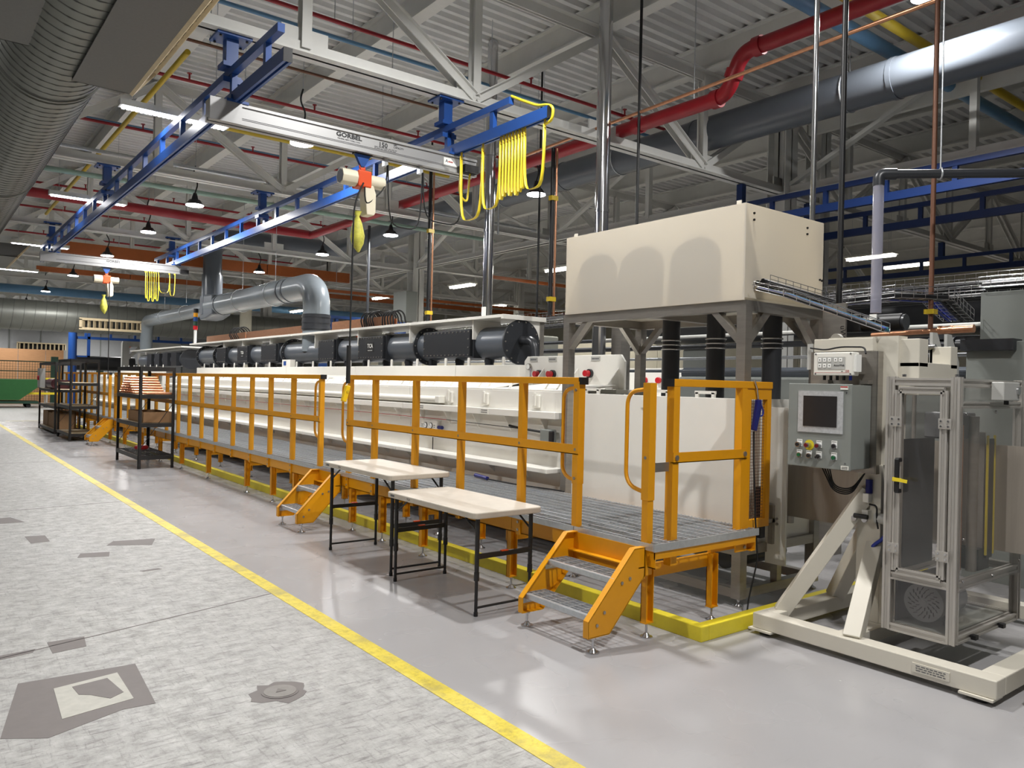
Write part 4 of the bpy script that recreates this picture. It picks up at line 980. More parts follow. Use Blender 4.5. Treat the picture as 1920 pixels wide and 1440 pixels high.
# splash panel with valves behind the nearest tank
sp = thing('valve_panel', 'white upright panel with red valves and gauges behind the nearest tank', 'control panel', (6.03, 6.6, 1.5))
MB().prism([(6.0, 5.78, 1.36), (6.0, 5.78, 1.90), (6.0, 5.84, 1.975), (6.0, 7.42, 1.975), (6.0, 7.48, 1.92), (6.0, 7.48, 1.36)], (.03, 0, 0)).build('panel_board', 'poly', sp, bevel=.004)
MB().box(5.7, 6.0, 5.6, 7.15, 1.56, 1.6).build('panel_shelf', 'poly', sp, bevel=.004)
for y in (5.86, 6.5, 7.1): MB().prism([(6.0, y, 1.6), (5.8, y, 1.6), (6.0, y, 1.83)], (0, .015, 0)).build('gusset', 'poly', sp)
for y, z in ((7.18, 1.76), (6.93, 1.76), (6.3, 1.77)):
    v_ = MB().cyl((6.0, y, z), (5.97, y, z), .05, 18).build('valve_collar', 'pvc_dark', sp); MB().cyl((5.965, y+.0, z), (5.91, y+.0, z), .036, 14).build('valve_knob', 'red', v_, bevel=.006)
for y, z in ((7.38, 1.85), (6.63, 1.86)):
    g = MB().cyl((6.0, y, z), (5.975, y, z), .04, 18).build('gauge_rim', 'steel', sp); MB().cyl((5.975, y, z), (5.972, y, z), .033, 18).build('gauge_face', 'paper', g)
    MB().cyl((5.97, y-.06, z-.17), (5.97, y-.06, z-.02), .012, 8).build('flow_tube', 'clear_pvc', sp)
for y, b_ in ((7.3, 1), (6.95, 1), (6.22, 1)): sign(sp, 6.0, y, 1.935, .14, .05, b_, .02, m='ltgrey')
# the tank line goes on beyond the gap: smaller second line
tk2 = dup(tanks[1], 0, 14.9, 0, 'white plastic process tank behind the far stair, first of the farther line')
dup(tanks[1], 0, 17.8, 0, 'white plastic process tank behind the rear shelving, last of the farther line')
# ------------------------------------------------------------------ suction manifold under its canopy
MX, MZ, MR = 6.55, 2.2, .235
mf = thing('suction_manifold', 'dark grey plastic suction manifold with bolted panels under the canopy', 'manifold', (MX, 15, 1.95))
MB().cyl((MX, 8.25, MZ), (MX, 22.3, MZ), MR, 28).build('manifold_pipe', 'pvc', mf)
def flange(y, r=.3, w=.03, nb=14):
    f = MB().cyl((MX, y-w/2, MZ), (MX, y+w/2, MZ), r, 28).build('flange', 'pvc_dark', mf)
    b_ = MB()
    for i in range(nb):
        a = 2*math.pi*i/nb; c = V((MX+(r-.03)*math.cos(a), 0, MZ+(r-.03)*math.sin(a)))
        b_.cyl((c.x, y-w/2-.01, c.z), (c.x, y-w/2, c.z), .012, 6)
    b_.build('flange_bolts', 'steel', f, kind='stuff')
flange(8.25, .31); flange(10.6, .3)
for y in (16.1, 20.8, 22.3): flange(y, .3)
MB().tube(route([(MX-.02, 8.2, MZ+.02), (MX-.02, 7.95, MZ+.02), (MX-.02, 7.9, MZ-.3)], .18, 8), .06, 14).build('drain_elbow', 'pvc_dark', mf)
def bpanel(y0, y1, logo=False):
    x = MX-MR-.04
    p_ = MB().box(x-.02, x+.08, y0, y1, MZ-.19, MZ+.19).build('damper_panel', 'pvc_dark', mf, bevel=.004)
    b_ = MB(); n_ = max(4, int((y1-y0)/.09))
    for i in range(n_):
        y = y0+.03+(y1-y0-.06)*i/(n_-1)
        for z in (MZ-.165, MZ+.165): b_.cyl((x-.02, y, z), (x-.03, y, z), .011, 6)
    for z in (MZ-.06, MZ+.06):
        for y in (y0+.03, y1-.03): b_.cyl((x-.02, y, z), (x-.03, y, z), .011, 6)
    b_.build('panel_bolts', 'steel', p_, kind='stuff')
    MB().box(x+.02, x+.3, y0-.05, y0-.02, MZ-.21, MZ+.21).build('panel_flange', 'pvc_dark', p_)
    if logo:
        MB().box(x-.023, x-.02, (y0+y1)/2-.13, (y0+y1)/2+.13, MZ-.07, MZ+.09).build('logo_plate', 'black', p_)
        text('TCA', .1, (x-.0235, (y0+y1)/2, MZ+.03), (0, -1, 0), (0, 0, 1), p_, 'paper', bold=.002)
        print_lines((x-.0235, (y0+y1)/2, MZ-.045), (0, -1, 0), (0, 0, 1), .16, .02, 1, p_, 'paper')
bpanel(9.05, 10.3); bpanel(11.6, 12.5, True); bpanel(13.5, 14.2); bpanel(16.4, 17.3); bpanel(18.2, 18.9, True); bpanel(19.8, 20.5)
for i in range(18):
    y = 8.9+.75*i; m_ = MB().cyl((MX-.05, y, 1.5), (MX-.05, y, MZ-.15), .065, 12).cyl((MX-.05, y, 1.93), (MX-.05, y, 1.97), .072, 12); m_.build('drop_pipe', 'pvc_dark', mf)
for y in (9.0, 10.75, 12.55, 14.4, 16.8, 18.6, 20): MB().box(MX-.28, MX+.2, y-.012, y+.012, MZ+.05, 2.52).build('hanger_plate', 'poly', mf)
cp = thing('canopy_shelf', 'white canopy shelf over the suction manifold', 'canopy', (MX, 15, 2.5))
y = 8.2
while y < 22.6:
    MB().box(6.2, 6.95, y+.004, min(y+2.42, 22.8), 2.52, 2.56).build('canopy_board', 'poly', cp, bevel=.003); y += 2.43
MB().box(6.2, 6.95, 8.2, 8.25, 2.50, 2.52).build('canopy_rib', 'poly', cp)
for y in (8.28, 12.5, 17, 22): MB().box(6.88, 6.95, y-.035, y+.035, 0, 2.52).build('canopy_post', 'steel', cp)
MB().prism([(6.88, 8.26, 2.5), (6.55, 8.26, 2.5), (6.88, 8.26, 2.25)], (0, .02, 0)).build('canopy_bracket', 'poly', cp)
# things lying on the canopy
for i, (y0, y1, x) in enumerate(((11.6, 14.0, 6.45), (15.5, 18.8, 6.45), (18.9, 22.0, 6.45))):
    b_ = thing('copper_busbar', 'long copper busbar lying on the canopy, %s one' % ('near', 'middle', 'far')[i], 'busbar', (x, (y0+y1)/2, 2.56), 'copper busbars')
    MB().box(x-.012, x+.012, y0, y1, 2.562, 2.75).build('bar', 'copper', b_); MB().box(x+.05, x+.07, y0, y1, 2.565, 2.70).build('bar', 'copper', b_)
def coil(x, y, r, n_, label, z=2.57, L=.5):
    t = thing('cable_coil', label, 'cable coil', (x, y, z), 'black cable arches on the canopy')
    for i in range(n_):
        yy = y+L*i/n_
        MB().tube([(x-.1, yy, z)]+arc((x, yy+.02*math.sin(i), z+.12), r*(1-.03*(i % 3)), 180, 0, (1, .35, 0), (0, 0, 1), 10)+[(x+.15, yy, z)], .014, 6).build('cable_turn', 'rubber', t)
coil(6.5, 11.5, .14, 5, 'arched black cables on the canopy, nearer bundle'); coil(6.5, 12.2, .17, 7, 'arched black cables on the canopy, behind the nearer bundle'); coil(6.5, 19.2, .2, 5, 'arched black cables on the far part of the canopy', L=.7)
MB().prism([(6.75, 12.6, 2.56), (6.75, 13.1, 2.56), (6.75, 13.15, 2.9), (6.75, 12.7, 2.9)], (.02, 0, 0)).build('plastic_sheet', 'poly', label='leaning white sheet on the canopy behind the black cables', cat='plastic sheet')
# chrome exhaust stacks
def stack(x, y, z0, z1, r, label):
    t = thing('exhaust_stack', label, 'exhaust pipe', (x, y, z0), 'chrome exhaust stacks')
    MB().cyl((x, y, z0), (x, y, z1), r, 20).build('stack_pipe', 'chrome', t)
    for z in (z0+.25, z0+1.3, z0+2.4): 
        if z < z1: MB().cyl((x, y, z-.02), (x, y, z+.02), r+.008, 20).build('stack_collar', 'chrome', t)
    MB().box(x-r-.003, x-r*.6, y-.05, y+.03, z0+.02, z0+.18).build('warning_label', 'paper', t)
stack(6.62, 9.15, 2.56, 6.6, .075, 'chrome exhaust stack rising from the canopy shelf')
stack(6.75, 6.95, 1.4, 6.6, .085, 'chrome exhaust stack rising behind the white box')
sl = thing('signal_tower', 'signal tower with coloured rings on a white pole at the canopy end', 'signal light', (6.3, 22.6, 2.5))
MB().cyl((6.3, 22.6, 2.5), (6.3, 22.6, 2.95), .04, 10).build('pole', 'paintwhite', sl)
for i, mm in enumerate(('red', 'darkgreen', 'blue', 'orange', 'black')): MB().cyl((6.3, 22.6, 2.95+.12*i), (6.3, 22.6, 3.06+.12*i), .06, 12).build('signal_ring', mm, sl)
sb = thing('sensor_box', 'small white box with blue mark standing on the tank back wall', 'sensor box', (5.72, 14.3, 1.86))
MB().box(5.66, 5.76, 14.1, 14.5, 1.86, 2.0).build('enclosure', 'plastic_white', sb); MB().box(5.655, 5.66, 14.3, 14.42, 1.89, 1.97).build('blue_mark', 'blue', sb)
# far duplicate manifold beyond the gap
m2 = thing('suction_manifold', 'dark suction manifold with panels in the farther line', 'manifold', (6.55, 27, 1.95))
MB().cyl((6.55, 23.9, 2.15), (6.55, 29.5, 2.15), .22, 20).build('manifold_pipe', 'pvc', m2)
for y in (24.3, 25.3, 26.3, 27.3): MB().box(6.25, 6.4, y, y+.6, 1.95, 2.35).build('damper_panel', 'pvc_dark', m2)
MB().cyl((6.55, 23.85, 2.15), (6.55, 23.9, 2.15), .3, 20).build('flange', 'pvc_dark', m2)
MB().box(6.2, 6.95, 23.6, 30.2, 2.48, 2.52).build('canopy_board', 'poly', m2)
for y in (24, 29): MB().box(6.9, 6.96, y, y+.06, 0, 2.5).build('canopy_post', 'steel', m2)
# ------------------------------------------------------------------ dryer cell and white hood box
dr_ = thing('dryer_tank', 'plain white dryer tank with sign behind the near stair', 'tank', (5.45, 4.5, .4))
MB().box(5.0, 5.92, 3.56, 5.46, .44, 1.5).build('tank_body', 'poly', dr_, bevel=.004)
MB().box(4.985, 5.0, 3.54, 5.48, .44, 1.56).build('front_sheet', 'poly', dr_, bevel=.003)
MB().box(5.0, 5.94, 3.545, 3.56, .44, 1.56).build('end_sheet', 'poly', dr_, bevel=.003)
for y in (5.25, 4.42, 3.95):
    ld = MB().box(5.01, 5.7, y-.19, y+.19, 1.505, 1.52).build('lid', 'poly', dr_)
    h = MB().bar((5.03, y-.08, 1.52), (5.03, y-.08, 1.60), .02, .03).bar((5.03, y+.08, 1.52), (5.03, y+.08, 1.60), .02, .03).bar((5.03, y-.1, 1.60), (5.03, y+.1, 1.60), .02, .025).bar((5.03, y-.1, 1.53), (5.03, y+.1, 1.53), .02, .02); h.build('lid_handle', 'poly', ld)
for y in (5.0, 4.68, 4.18, 3.7): MB().prism([(5.0, y-.006, 1.56), (5.16, y-.006, 1.52), (5.0, y-.006, 1.48)], (0, .012, 0)).build('gusset', 'poly', dr_)
sign(dr_, 4.985, 4.52, 1.49, .15, .07, 'DRYER\nCELL', .026)
MB().cyl((4.985, 4.56, 1.435), (4.975, 4.56, 1.435), .006, 8).build('screw', 'steel', dr_)
fr_ = thing('hood_stand', 'brushed steel frame on feet carrying the white hood box', 'frame', (5.45, 4.5, 0))
for x in (4.95, 5.94):
    for y in (3.54, 5.5):
        MB().box(x-.04, x+.04, y-.04, y+.04, .06, 2.30).build('leg', 'steel', fr_)
        f = MB(); foot(f, x, y, .06); f.build('levelling_foot', 'chrome', fr_)
for z in (.1, .42):
    for x in (4.95, 5.94): MB().box(x-.035, x+.035, 3.58, 5.46, z-.035, z+.035).build('frame_beam', 'steel', fr_)
    for y in (3.54, 5.5): MB().box(4.99, 5.9, y-.035, y+.035, z-.035, z+.035).build('frame_beam', 'steel', fr_)
for x in (4.95, 5.94): MB().box(x-.04, x+.04, 3.58, 5.46, 2.22, 2.30).build('frame_beam', 'steel', fr_)
for y in (3.54, 4.5, 5.5): MB().box(4.99, 5.9, y-.04, y+.04, 2.22, 2.30).build('frame_beam', 'steel', fr_)
for x in (4.95, 5.94):
    for y, s in ((3.54, 1), (5.5, -1)): MB().bar((x, y, 1.97), (x, y+s*.3, 2.27), .07, .05).build('frame_brace', 'steel', fr_)
for y in (3.54, 5.5):
    for x, s in ((4.95, 1), (5.94, -1)): MB().bar((x, y, 1.97), (x+s*.3, y, 2.27), .05, .07).build('frame_brace', 'steel', fr_)
MB().box(5.4, 5.46, 3.51, 3.57, .1, .42).build('frame_upright', 'steel', fr_)
MB().cyl((5.05, 3.75, .3), (5.8, 3.75, .3), .07, 14).build('drain_pipe', 'pvc_dark', fr_)
hb = thing('hood_box', 'big white plastic hood box raised on the steel frame', 'hood box', (5.45, 4.5, 2.3))
MB().box(4.9, 4.903, 3.51, 5.51, 2.30, 3.025).build('front_sheet', 'poly_translucent', hb)
MB().box(4.903, 5.97, 3.515, 3.519, 2.32, 3.025).build('end_sheet', 'poly_translucent', hb)
MB().box(4.92, 5.97, 5.49, 5.51, 2.30, 3.025).build('end_sheet', 'poly_box', hb)
MB().box(5.95, 5.97, 3.54, 5.49, 2.30, 3.025).build('rear_sheet', 'poly_box', hb)
MB().box(4.92, 5.95, 3.54, 5.49, 2.30, 2.325).build('bottom_sheet', 'poly_box', hb)
for x, z in ((5.0, 2.96), (5.0, 2.91), (5.72, 2.95), (5.72, 2.90), (5.92, 2.55), (5.95, 2.545)): MB().cyl((x, 3.515, z), (x, 3.505, z), .009, 8).build('bolt', 'blackmetal', hb)
for y in (3.98, 4.55, 5.08):
    w_ = .25; top = 2.72
    pts = [(4.925, y-w_, 2.36), (4.925, y-w_, top-.05)]+[(4.925, y-w_*math.cos(math.radians(a)), top-.05+.17*math.sin(math.radians(a))) for a in range(15, 180, 15)]+[(4.925, y+w_, top-.05), (4.925, y+w_, 2.36)]
    MB().prism(pts, (.5, 0, 0)).build('arch_shade_block', 'greypanel', hb)  # arched blocks added inside to shade arches onto the translucent sheet
for y in (3.6, 5.42): MB().prism([(4.93, y-.02, 3.02), (4.93, y+.02, 3.02), (4.93, y+.02, 3.06), (4.93, y-.02, 3.06)], (.01, 0, 0)).build('lifting_lug', 'poly_box', hb)
for i, (x, y) in enumerate(((5.7, 3.80), (5.5, 4.22), (5.5, 4.72))):
    t = thing('suction_hose', 'dark vertical hose below the hood box, %s of three' % ('nearest', 'middle', 'farthest')[i], 'hose', (x, y, 1.5), 'dark hoses below the hood box')
    MB().cyl((x, y, 1.5), (x, y, 2.31), .08, 16).build('hose_pipe', 'pvc_dark', t)
    for z in (1.98, 2.02, 2.06): MB().tube(arc((x, y, z), .084, 0, 342, (1, 0, 0), (0, 1, 0), 19), .007, 6, True).build('hose_clamp', 'chrome', t)
# poles coming down from the roof
def riser(x, y, z0, r, m, label, z1=6.6, nm='riser_pipe'): return MB().cyl((x, y, z0), (x, y, z1), r, 12).build(nm, m, label=label, cat='pipe')
riser(5.91, 3.585, 2.5, .022, 'chrome', 'chrome conduit coming down beside the white hood box')
riser(5.78, 3.26, 2.28, .022, 'black', 'black hose coming down right of the white hood box')
for x, y, lb in ((6.75, 7.9, 'black pipe with copper line behind the near runway'), (6.75, 11.0, 'black pipe with copper line over the cable arches')):
    t = thing('riser_pipe', lb, 'pipe', (x, y, 2.56)); zt_ = 4.8 if y < 9 else 5.15; MB().cyl((x, y, 2.56), (x, y, zt_), .028, 10).build('black_pipe', 'black', t); MB().cyl((x+.05, y-.02, 2.56), (x+.05, y-.02, zt_), .016, 8).build('copper_pipe', 'copper', t)
    for z in (2.75, 4.1): MB().box(x-.04, x+.07, y-.04, y+.03, z, z+.06).build('pipe_clamp', 'yellowpipe', t)
riser(8.3, 13.5, 2, .02, 'black', 'thin black drop cable left of the column')
riser(7.6, 9.2, 2.2, .016, 'black', 'thin black drop cable right of the chrome stack')
riser(6.9, 6.5, 3.0, .018, 'black', 'thin black drop cable in front of the second chrome stack')
riser(7.6, 14.8, 2.4, .03, 'pvc_dark', 'dark grey drop pipe behind the duct elbow', 4.9)
at_ = thing('air_tool', 'small blue air tool with black hose lying on the grating', 'air tool', (4.75, 6.6, .633))
MB().cyl((4.72, 6.45, .655), (4.78, 6.75, .655), .02, 10).build('tool_body', 'navy', at_, bevel=.004)
MB().tube(route([(4.72, 6.45, .65), (4.74, 6.1, .642), (4.8, 5.75, .642), (4.83, 5.6, .642), (4.84, 5.4, .642)], .2), .007, 6).build('air_hose', 'rubber', at_)
# ------------------------------------------------------------------ foil web
wb = thing('metal_web', 'upright strip of thin metal foil running from the dryer into the cabinet', 'metal foil', (5.4, 2, .63))
MB().box(5.4, 5.403, .4, 3.56, .66, 1.32).build('foil', 'web', wb)
MB().cyl((5.43, .35, .6), (5.43, .35, 1.4), .06, 20).build('guide_roller', 'steel', wb)
MB().cyl((5.45, 3.45, .6), (5.45, 3.45, 1.4), .04, 20).build('guide_roller', 'steel', wb)
ss = thing('splash_sheet', 'pale steel splash plate below the foil at the dryer end', 'steel plate', (5.5, 3.4, .4))
MB().box(5.25, 5.27, 3.35, 3.52, .3, 1.5).build('plate', 'poly', ss)
cl = thing('guide_bracket', 'small steel clamp bracket on the frame end below the mesh guard', 'bracket', (5.25, 3.46, .45))
MB().box(5.22, 5.26, 3.44, 3.48, .455, .75).build('upright', 'steel', cl); MB().box(5.02, 5.32, 3.44, 3.47, .62, .65).build('cross_arm', 'steel', cl)
MB().box(5.05, 5.11, 3.43, 3.48, .52, .9).build('sensor_body', 'black', cl)
for z in (.61, .65): MB().cyl((5.24, 3.42, z), (5.34, 3.42, z), .01, 8).build('clamp_knob', 'steel', cl)
# ------------------------------------------------------------------ unwinder stand
us = thing('unwinder_stand', 'cream painted steel stand on a rectangular base beside the platform', 'machine stand', (5.2, 2.4, 0))
MB().box(4.5, 4.62, 1.62, 3.1, .04, .14).build('front_beam', 'cream', us, bevel=.006)
MB().box(4.62, 6.4, 2.98, 3.1, .04, .14).build('cross_beam', 'cream', us, bevel=.006)
MB().box(4.62, 6.4, 1.62, 1.74, .04, .14).build('cross_beam', 'cream', us, bevel=.006)
MB().box(6.28, 6.4, 1.74, 2.98, .04, .14).build('rear_beam', 'cream', us, bevel=.006)
MB().box(4.62, 6.28, 2.45, 2.57, .05, .13).build('cross_beam', 'cream', us)
for x, y in ((4.53, 1.68), (4.53, 3.0), (6.34, 1.68), (6.34, 3.0)):
    MB().box(x-.05, x+.08, y-.05, y+.12, .028, .04).build('foot_plate', 'cream', us); MB().cyl((x+.02, y+.03, 0), (x+.02, y+.03, .03), .04, 12).build('levelling_foot', 'blackmetal', us)
MB().box(5.0, 5.12, 2.5, 2.66, .13, 1.16).build('post', 'cream', us, bevel=.004)
MB().box(5.0, 5.12, 2.34, 2.5, .13, .5).build('post_stub', 'cream', us, bevel=.004)
def strut(p_, q_, w=.1): MB().bar(p_, q_, w, w).build('strut', 'cream', us, bevel=.004)
strut((4.74, 3.04, .12), (5.03, 2.6, .98)); strut((5.42, 3.04, .12), (5.08, 2.62, .72)); strut((4.57, 2.44, .12), (5.04, 2.55, .62))
MB().box(5.02, 5.14, 2.42, 2.9, 1.16, 2.0).build('upper_column', 'cream', us)
MB().box(5.05, 5.6, 2.3, 2.44, 1.62, 1.83).box(5.05, 5.17, 2.3, 2.44, 1.8, 1.98).box(5.5, 5.6, 2.3, 2.44, 1.8, 1.95).build('side_cheek', 'cream', us, bevel=.004)
MB().box(4.955, 4.965, 2.52, 2.99, 1.10, 1.90).box(4.955, 5.02, 2.515, 2.522, 1.10, 1.90).build('mounting_plate', 'steel', us)
MB().box(4.97, 5.04, 2.56, 2.98, 1.90, 1.99).build('top_board', 'cream', us, bevel=.004)
MB().box(4.97, 5.0, 2.99, 3.03, 1.78, 1.96).build('side_tab', 'ltgrey', us)
# air service unit on the post
au = thing('air_regulator', 'small air preparation unit with gauges on the stand post', 'air regulator', (4.98, 2.58, .84))
MB().box(4.95, 5.0, 2.56, 2.6, .80, .86).build('valve_body', 'plastic_white', au); MB().cyl((4.98, 2.57, .97), (4.98, 2.57, 1.06), .022, 10).build('regulator_cap', 'navy', au)
MB().box(4.955, 5.0, 2.56, 2.6, .91, .97).build('pressure_switch', 'plastic_white', au, bevel=.004)
MB().cyl((4.93, 2.64, .82), (4.93, 2.55, .82), .016, 10).build('valve_spool', 'black', au)
for y in (2.645, 2.575): g = MB().cyl((4.95, y, .80), (4.93, y, .80), .018, 12).build('gauge', 'chrome', au)
MB().cyl((4.98, 2.52, .815), (4.98, 2.40, .815), .035, 12).build('filter_bowl', 'ltgrey', au)
MB().tube(route([(4.97, 2.56, .9), (4.95, 2.5, .9), (4.95, 2.5, .8), (4.97, 2.5, .75)], .05), .006, 6).build('air_line', 'rubber', au)
bc = thing('cable_bundle', 'blue cable bundle tied along the stand post', 'cable', (4.99, 2.5, .5))
MB().tube(route([(5.0, 2.38, 1.1), (4.99, 2.44, 1.0), (4.985, 2.45, .7), (4.985, 2.56, .62), (4.985, 2.565, .45), (4.985, 2.62, .36)], .08), .012, 8).build('cable_run', 'bluecord', bc)
for z, y in ((.95, 2.445), (.8, 2.452), (.45, 2.566)): MB().tube(arc((4.985, y, z), .016, 0, 342, (1, 0, 0), (0, 1, 0), 12), .004, 5, True).build('cable_tie', 'rubber', bc)
cl2 = thing('cable_bundle', 'black cable loop hanging below the grey control panel', 'cable', (4.9, 2.7, .95))
for i in range(4): MB().tube(route([(4.85, 2.78+.02*i, 1.14), (4.86, 2.75, 1.0-.012*i), (4.92, 2.66, .985-.012*i), (4.98, 2.6, 1.1)], .08), .0045, 6).build('cable_run', 'rubber', cl2)
# ------------------------------------------------------------------ control panel
cp_ = thing('control_panel', 'grey control cabinet with touch screen and push buttons on the stand', 'control panel', (4.82, 2.77, 1.13))
FX = 4.7
MB().box(FX+.012, 4.95, 2.555, 2.99, 1.135, 1.675).build('enclosure', 'greypanel', cp_, bevel=.003)
MB().box(FX, FX+.014, 2.55, 2.995, 1.13, 1.68).build('door', 'greypanel', cp_, bevel=.004)
sc_ = MB().prism([(FX-.006, 2.605, 1.36), (FX-.006, 2.92, 1.36), (FX-.006, 2.92, 1.632), (FX-.006, 2.605, 1.632)], (.006, 0, 0)).build('screen_bezel', 'film', cp_)
MB().box(FX-.009, FX-.006, 2.645, 2.88, 1.40, 1.60).build('screen', 'screen', sc_)
def button(y, z, m, tall=0, lab='', ring=None):
    if ring: MB().cyl((FX, y, z), (FX-.003, y, z), .034, 20).build('button_ring', ring, cp_)
    else:
        s = MB().box(FX-.002, FX, y-.019, y+.019, z-.012, z+.034).build('button_plate', 'paper', cp_)
        print_lines((FX-.0025, y, z+.027), (0, -1, 0), (0, 0, 1), .03, .008, 1, s, 'ink')
    b_ = MB().cyl((FX, y, z), (FX-.012-tall, y, z), .017, 16).build('button_collar', 'chrome', cp_)
    MB().cyl((FX-.012-tall, y, z), (FX-.017-tall, y, z), .012, 14).build('button_cap', m, b_); return b_
ys4 = (2.905, 2.835, 2.765, 2.66)
button(ys4[0], 1.275, 'black', .02, ''); button(ys4[1], 1.275, 'red_btn', .03, '', 'yellow_btn'); button(ys4[2], 1.275, 'red_btn', .02, ''); button(ys4[3], 1.28, 'black', 0, '')
button(ys4[0], 1.205, 'green_btn', 0, ''); button(ys4[1], 1.205, 'black', 0, ''); sel = button(ys4[2], 1.205, 'black', .005, ''); button(ys4[3], 1.205, 'green_btn', 0, '')
MB().bar((FX-.024, ys4[2]+.014, 1.197), (FX-.024, ys4[2]-.014, 1.213), .012, .007, (1, 0, 0)).build('selector_lever', 'black', sel)
for z in (1.625, 1.175): MB().cyl((FX, 2.585, z), (FX-.004, 2.585, z), .006, 8).build('screw', 'chrome', cp_)
wl = sign(cp_, FX, 2.60, 1.655, .05, .022, '', .01); MB().box(FX-.007, FX-.006, 2.576, 2.624, 1.658, 1.665).build('red_band', 'ink_red', wl)
sign(cp_, FX, 2.585, 1.147, .05, .024, 2, .009, ink='ink')
# web guide controller above
aw = thing('web_guide_controller', 'white web guide controller box with keypad above the grey panel', 'controller', (4.78, 2.67, 1.74))
AX = 4.72
MB().box(AX, 4.80, 2.56, 2.83, 1.735, 1.885).build('enclosure', 'plastic_white', aw, bevel=.006)
MB().box(AX-.002, AX, 2.61, 2.80, 1.775, 1.855).build('keypad', 'ltgrey', aw)
for r_ in range(2):
    for c_ in range(5):
        if r_ == 0 and c_ > 2: continue
        y = 2.785-c_*.034-(.008 if c_ > 2 else 0); k_ = MB().box(AX-.004, AX-.002, y-.011, y+.011, 1.785+r_*.038, 1.81+r_*.038).build('key', 'paper', aw, bevel=.001)
        MB().box(AX-.0045, AX-.004, y-.003, y+.003, 1.795+r_*.038, 1.802+r_*.038).build('key_mark', 'ink', k_)
text('AccuWeb', .018, (AX-.0025, 2.65, 1.80), (0, -1, 0), (0, 0, 1), aw, 'ink'); text('aw', .012, (AX-.0005, 2.63, 1.762), (0, -1, 0), (0, 0, 1), aw, 'ink'); text('150', .02, (AX-.0005, 2.598, 1.763), (0, -1, 0), (0, 0, 1), aw, 'ink_red')
MB().box(AX-.001, AX, 2.58, 2.82, 1.752, 1.7535).build('red_line', 'ink_red', aw)
for y in (2.815, 2.575):
    for z in (1.745, 1.875): MB().cyl((AX, y, z), (AX-.002, y, z), .006, 8).build('screw', 'ink_grey', aw)
MB().box(AX+.015, 4.80, 2.545, 2.56, 1.76, 1.87).build('side_label', 'paper', aw)
for i in range(5): MB().cyl((4.77, 2.78-.045*i, 1.735), (4.77, 2.78-.045*i, 1.705), .01, 8).build('cable_gland', 'black' if i != 4 else 'bluecord', aw)
MB().box(4.80, 4.955, 2.6, 2.8, 1.75, 1.86).build('back_bracket', 'steel', aw)
for y in (2.58, 2.86): MB().box(4.9, 4.955, y-.03, y+.03, 1.685, 1.71).build('mounting_ear', 'steel', aw)
MB().tube(route([(4.96, 3.0, 1.93), (4.9, 2.85, 1.91), (4.9, 2.75, 1.93), (4.9, 2.58, 1.925), (4.86, 2.55, 1.88)], .05), .006, 6).build('signal_cable', 'rubber', label='thin black cable draped above the web guide controller', cat='cable')
# ------------------------------------------------------------------ aluminium profile cabinet
ac = thing('guarded_cabinet', 'aluminium profile cabinet with clear panels and a motor at the bottom', 'machine cabinet', (5.2, 2.1, .2))
CX0, CX1, CY0, CY1, CZ0, CZ1 = 4.73, 5.64, 1.94, 2.31, .20, 1.73
def prof(p_, q_, w=.045, nm='profile'):
    p_, q_ = V(p_), V(q_); d = (q_-p_).normalized(); m_ = MB(); a, c = m_.frame(d)
    m_.bar(p_, q_, w*.7, w*.7)
    for s in (-1, 1):
        for t_ in (-1, 1): m_.bar(p_+a*s*w*.36+c*t_*w*.36, q_+a*s*w*.36+c*t_*w*.36, w*.28, w*.28)
    return m_.build(nm, 'alu_prof', ac)
for x in (CX0, CX1):
    for y in (CY0, CY1): prof((x, y, CZ0), (x, y, CZ1), .05, 'corner_profile')
for z in (CZ0+.02, .53, CZ1-.03):
    for x in (CX0, CX1): prof((x, CY0+.025, z), (x, CY1-.025, z))
    for y in (CY0, CY1): prof((CX0+.025, y, z), (CX1-.025, y, z))
prof((CX0+.02, CY0, 1.57), (CX1-.02, CY0, 1.57), .04)
dr2 = [(CX0-.02, CY0+.055, .565), (CX0-.02, CY1-.055, .565), (CX0-.02, CY1-.055, 1.65), (CX0-.02, CY0+.055, 1.65)]
for a, b_ in zip(dr2, dr2[1:]+dr2[:1]): prof(a, b_, .04, 'door_profile')
def pane(x0, x1, y0, y1, z0, z1): MB().box(x0, x1, y0, y1, z0, z1).build('clear_panel', 'clear', ac)
pane(CX0-.021, CX0-.017, CY0+.07, CY1-.07, .58, 1.63); pane(CX0-.002, CX0+.002, CY0+.02, CY1-.02, .23, .52)
pane(CX0+.02, CX1-.02, CY0-.002, CY0+.002, .23, .52); pane(CX0, CX1, CY0-.028, CY0-.025, .50, 1.56); pane(CX0+.02, CX1-.02, CY0-.002, CY0+.002, 1.59, 1.69)
for y in (CY1-.045, CY0+.045):
    for z in (.70, 1.46):
        hg = MB().box(CX0-.046, CX0-.038, y-.035, y+.035, z-.03, z+.03).build('hinge_plate', 'alu_prof', ac)
        for sy in (-.02, .02):
            for sz in (-.015, .015): MB().cyl((CX0-.046, y+sy, z+sz), (CX0-.052, y+sy, z+sz), .006, 8).build('hinge_screw', 'chrome', hg)
hd = MB().box(CX0-.085, CX0-.07, CY1-.09, CY1-.06, 1.04, 1.24).box(CX0-.08, CX0-.04, CY1-.09, CY1-.06, 1.22, 1.245).box(CX0-.08, CX0-.04, CY1-.09, CY1-.06, 1.035, 1.06).build('door_handle', 'black', ac, bevel=.006)
MB().bar((CX0-.09, CY1-.055, 1.12), (CX0-.085, CY1-.14, 1.11), .004, .02).box(CX0-.09, CX0-.065, CY1-.095, CY1-.055, 1.105, 1.125).build('caution_tape', 'cord_yellow', hd)
mo = thing('motor', None, None, (4.95, 2.12, .3), parent=ac)
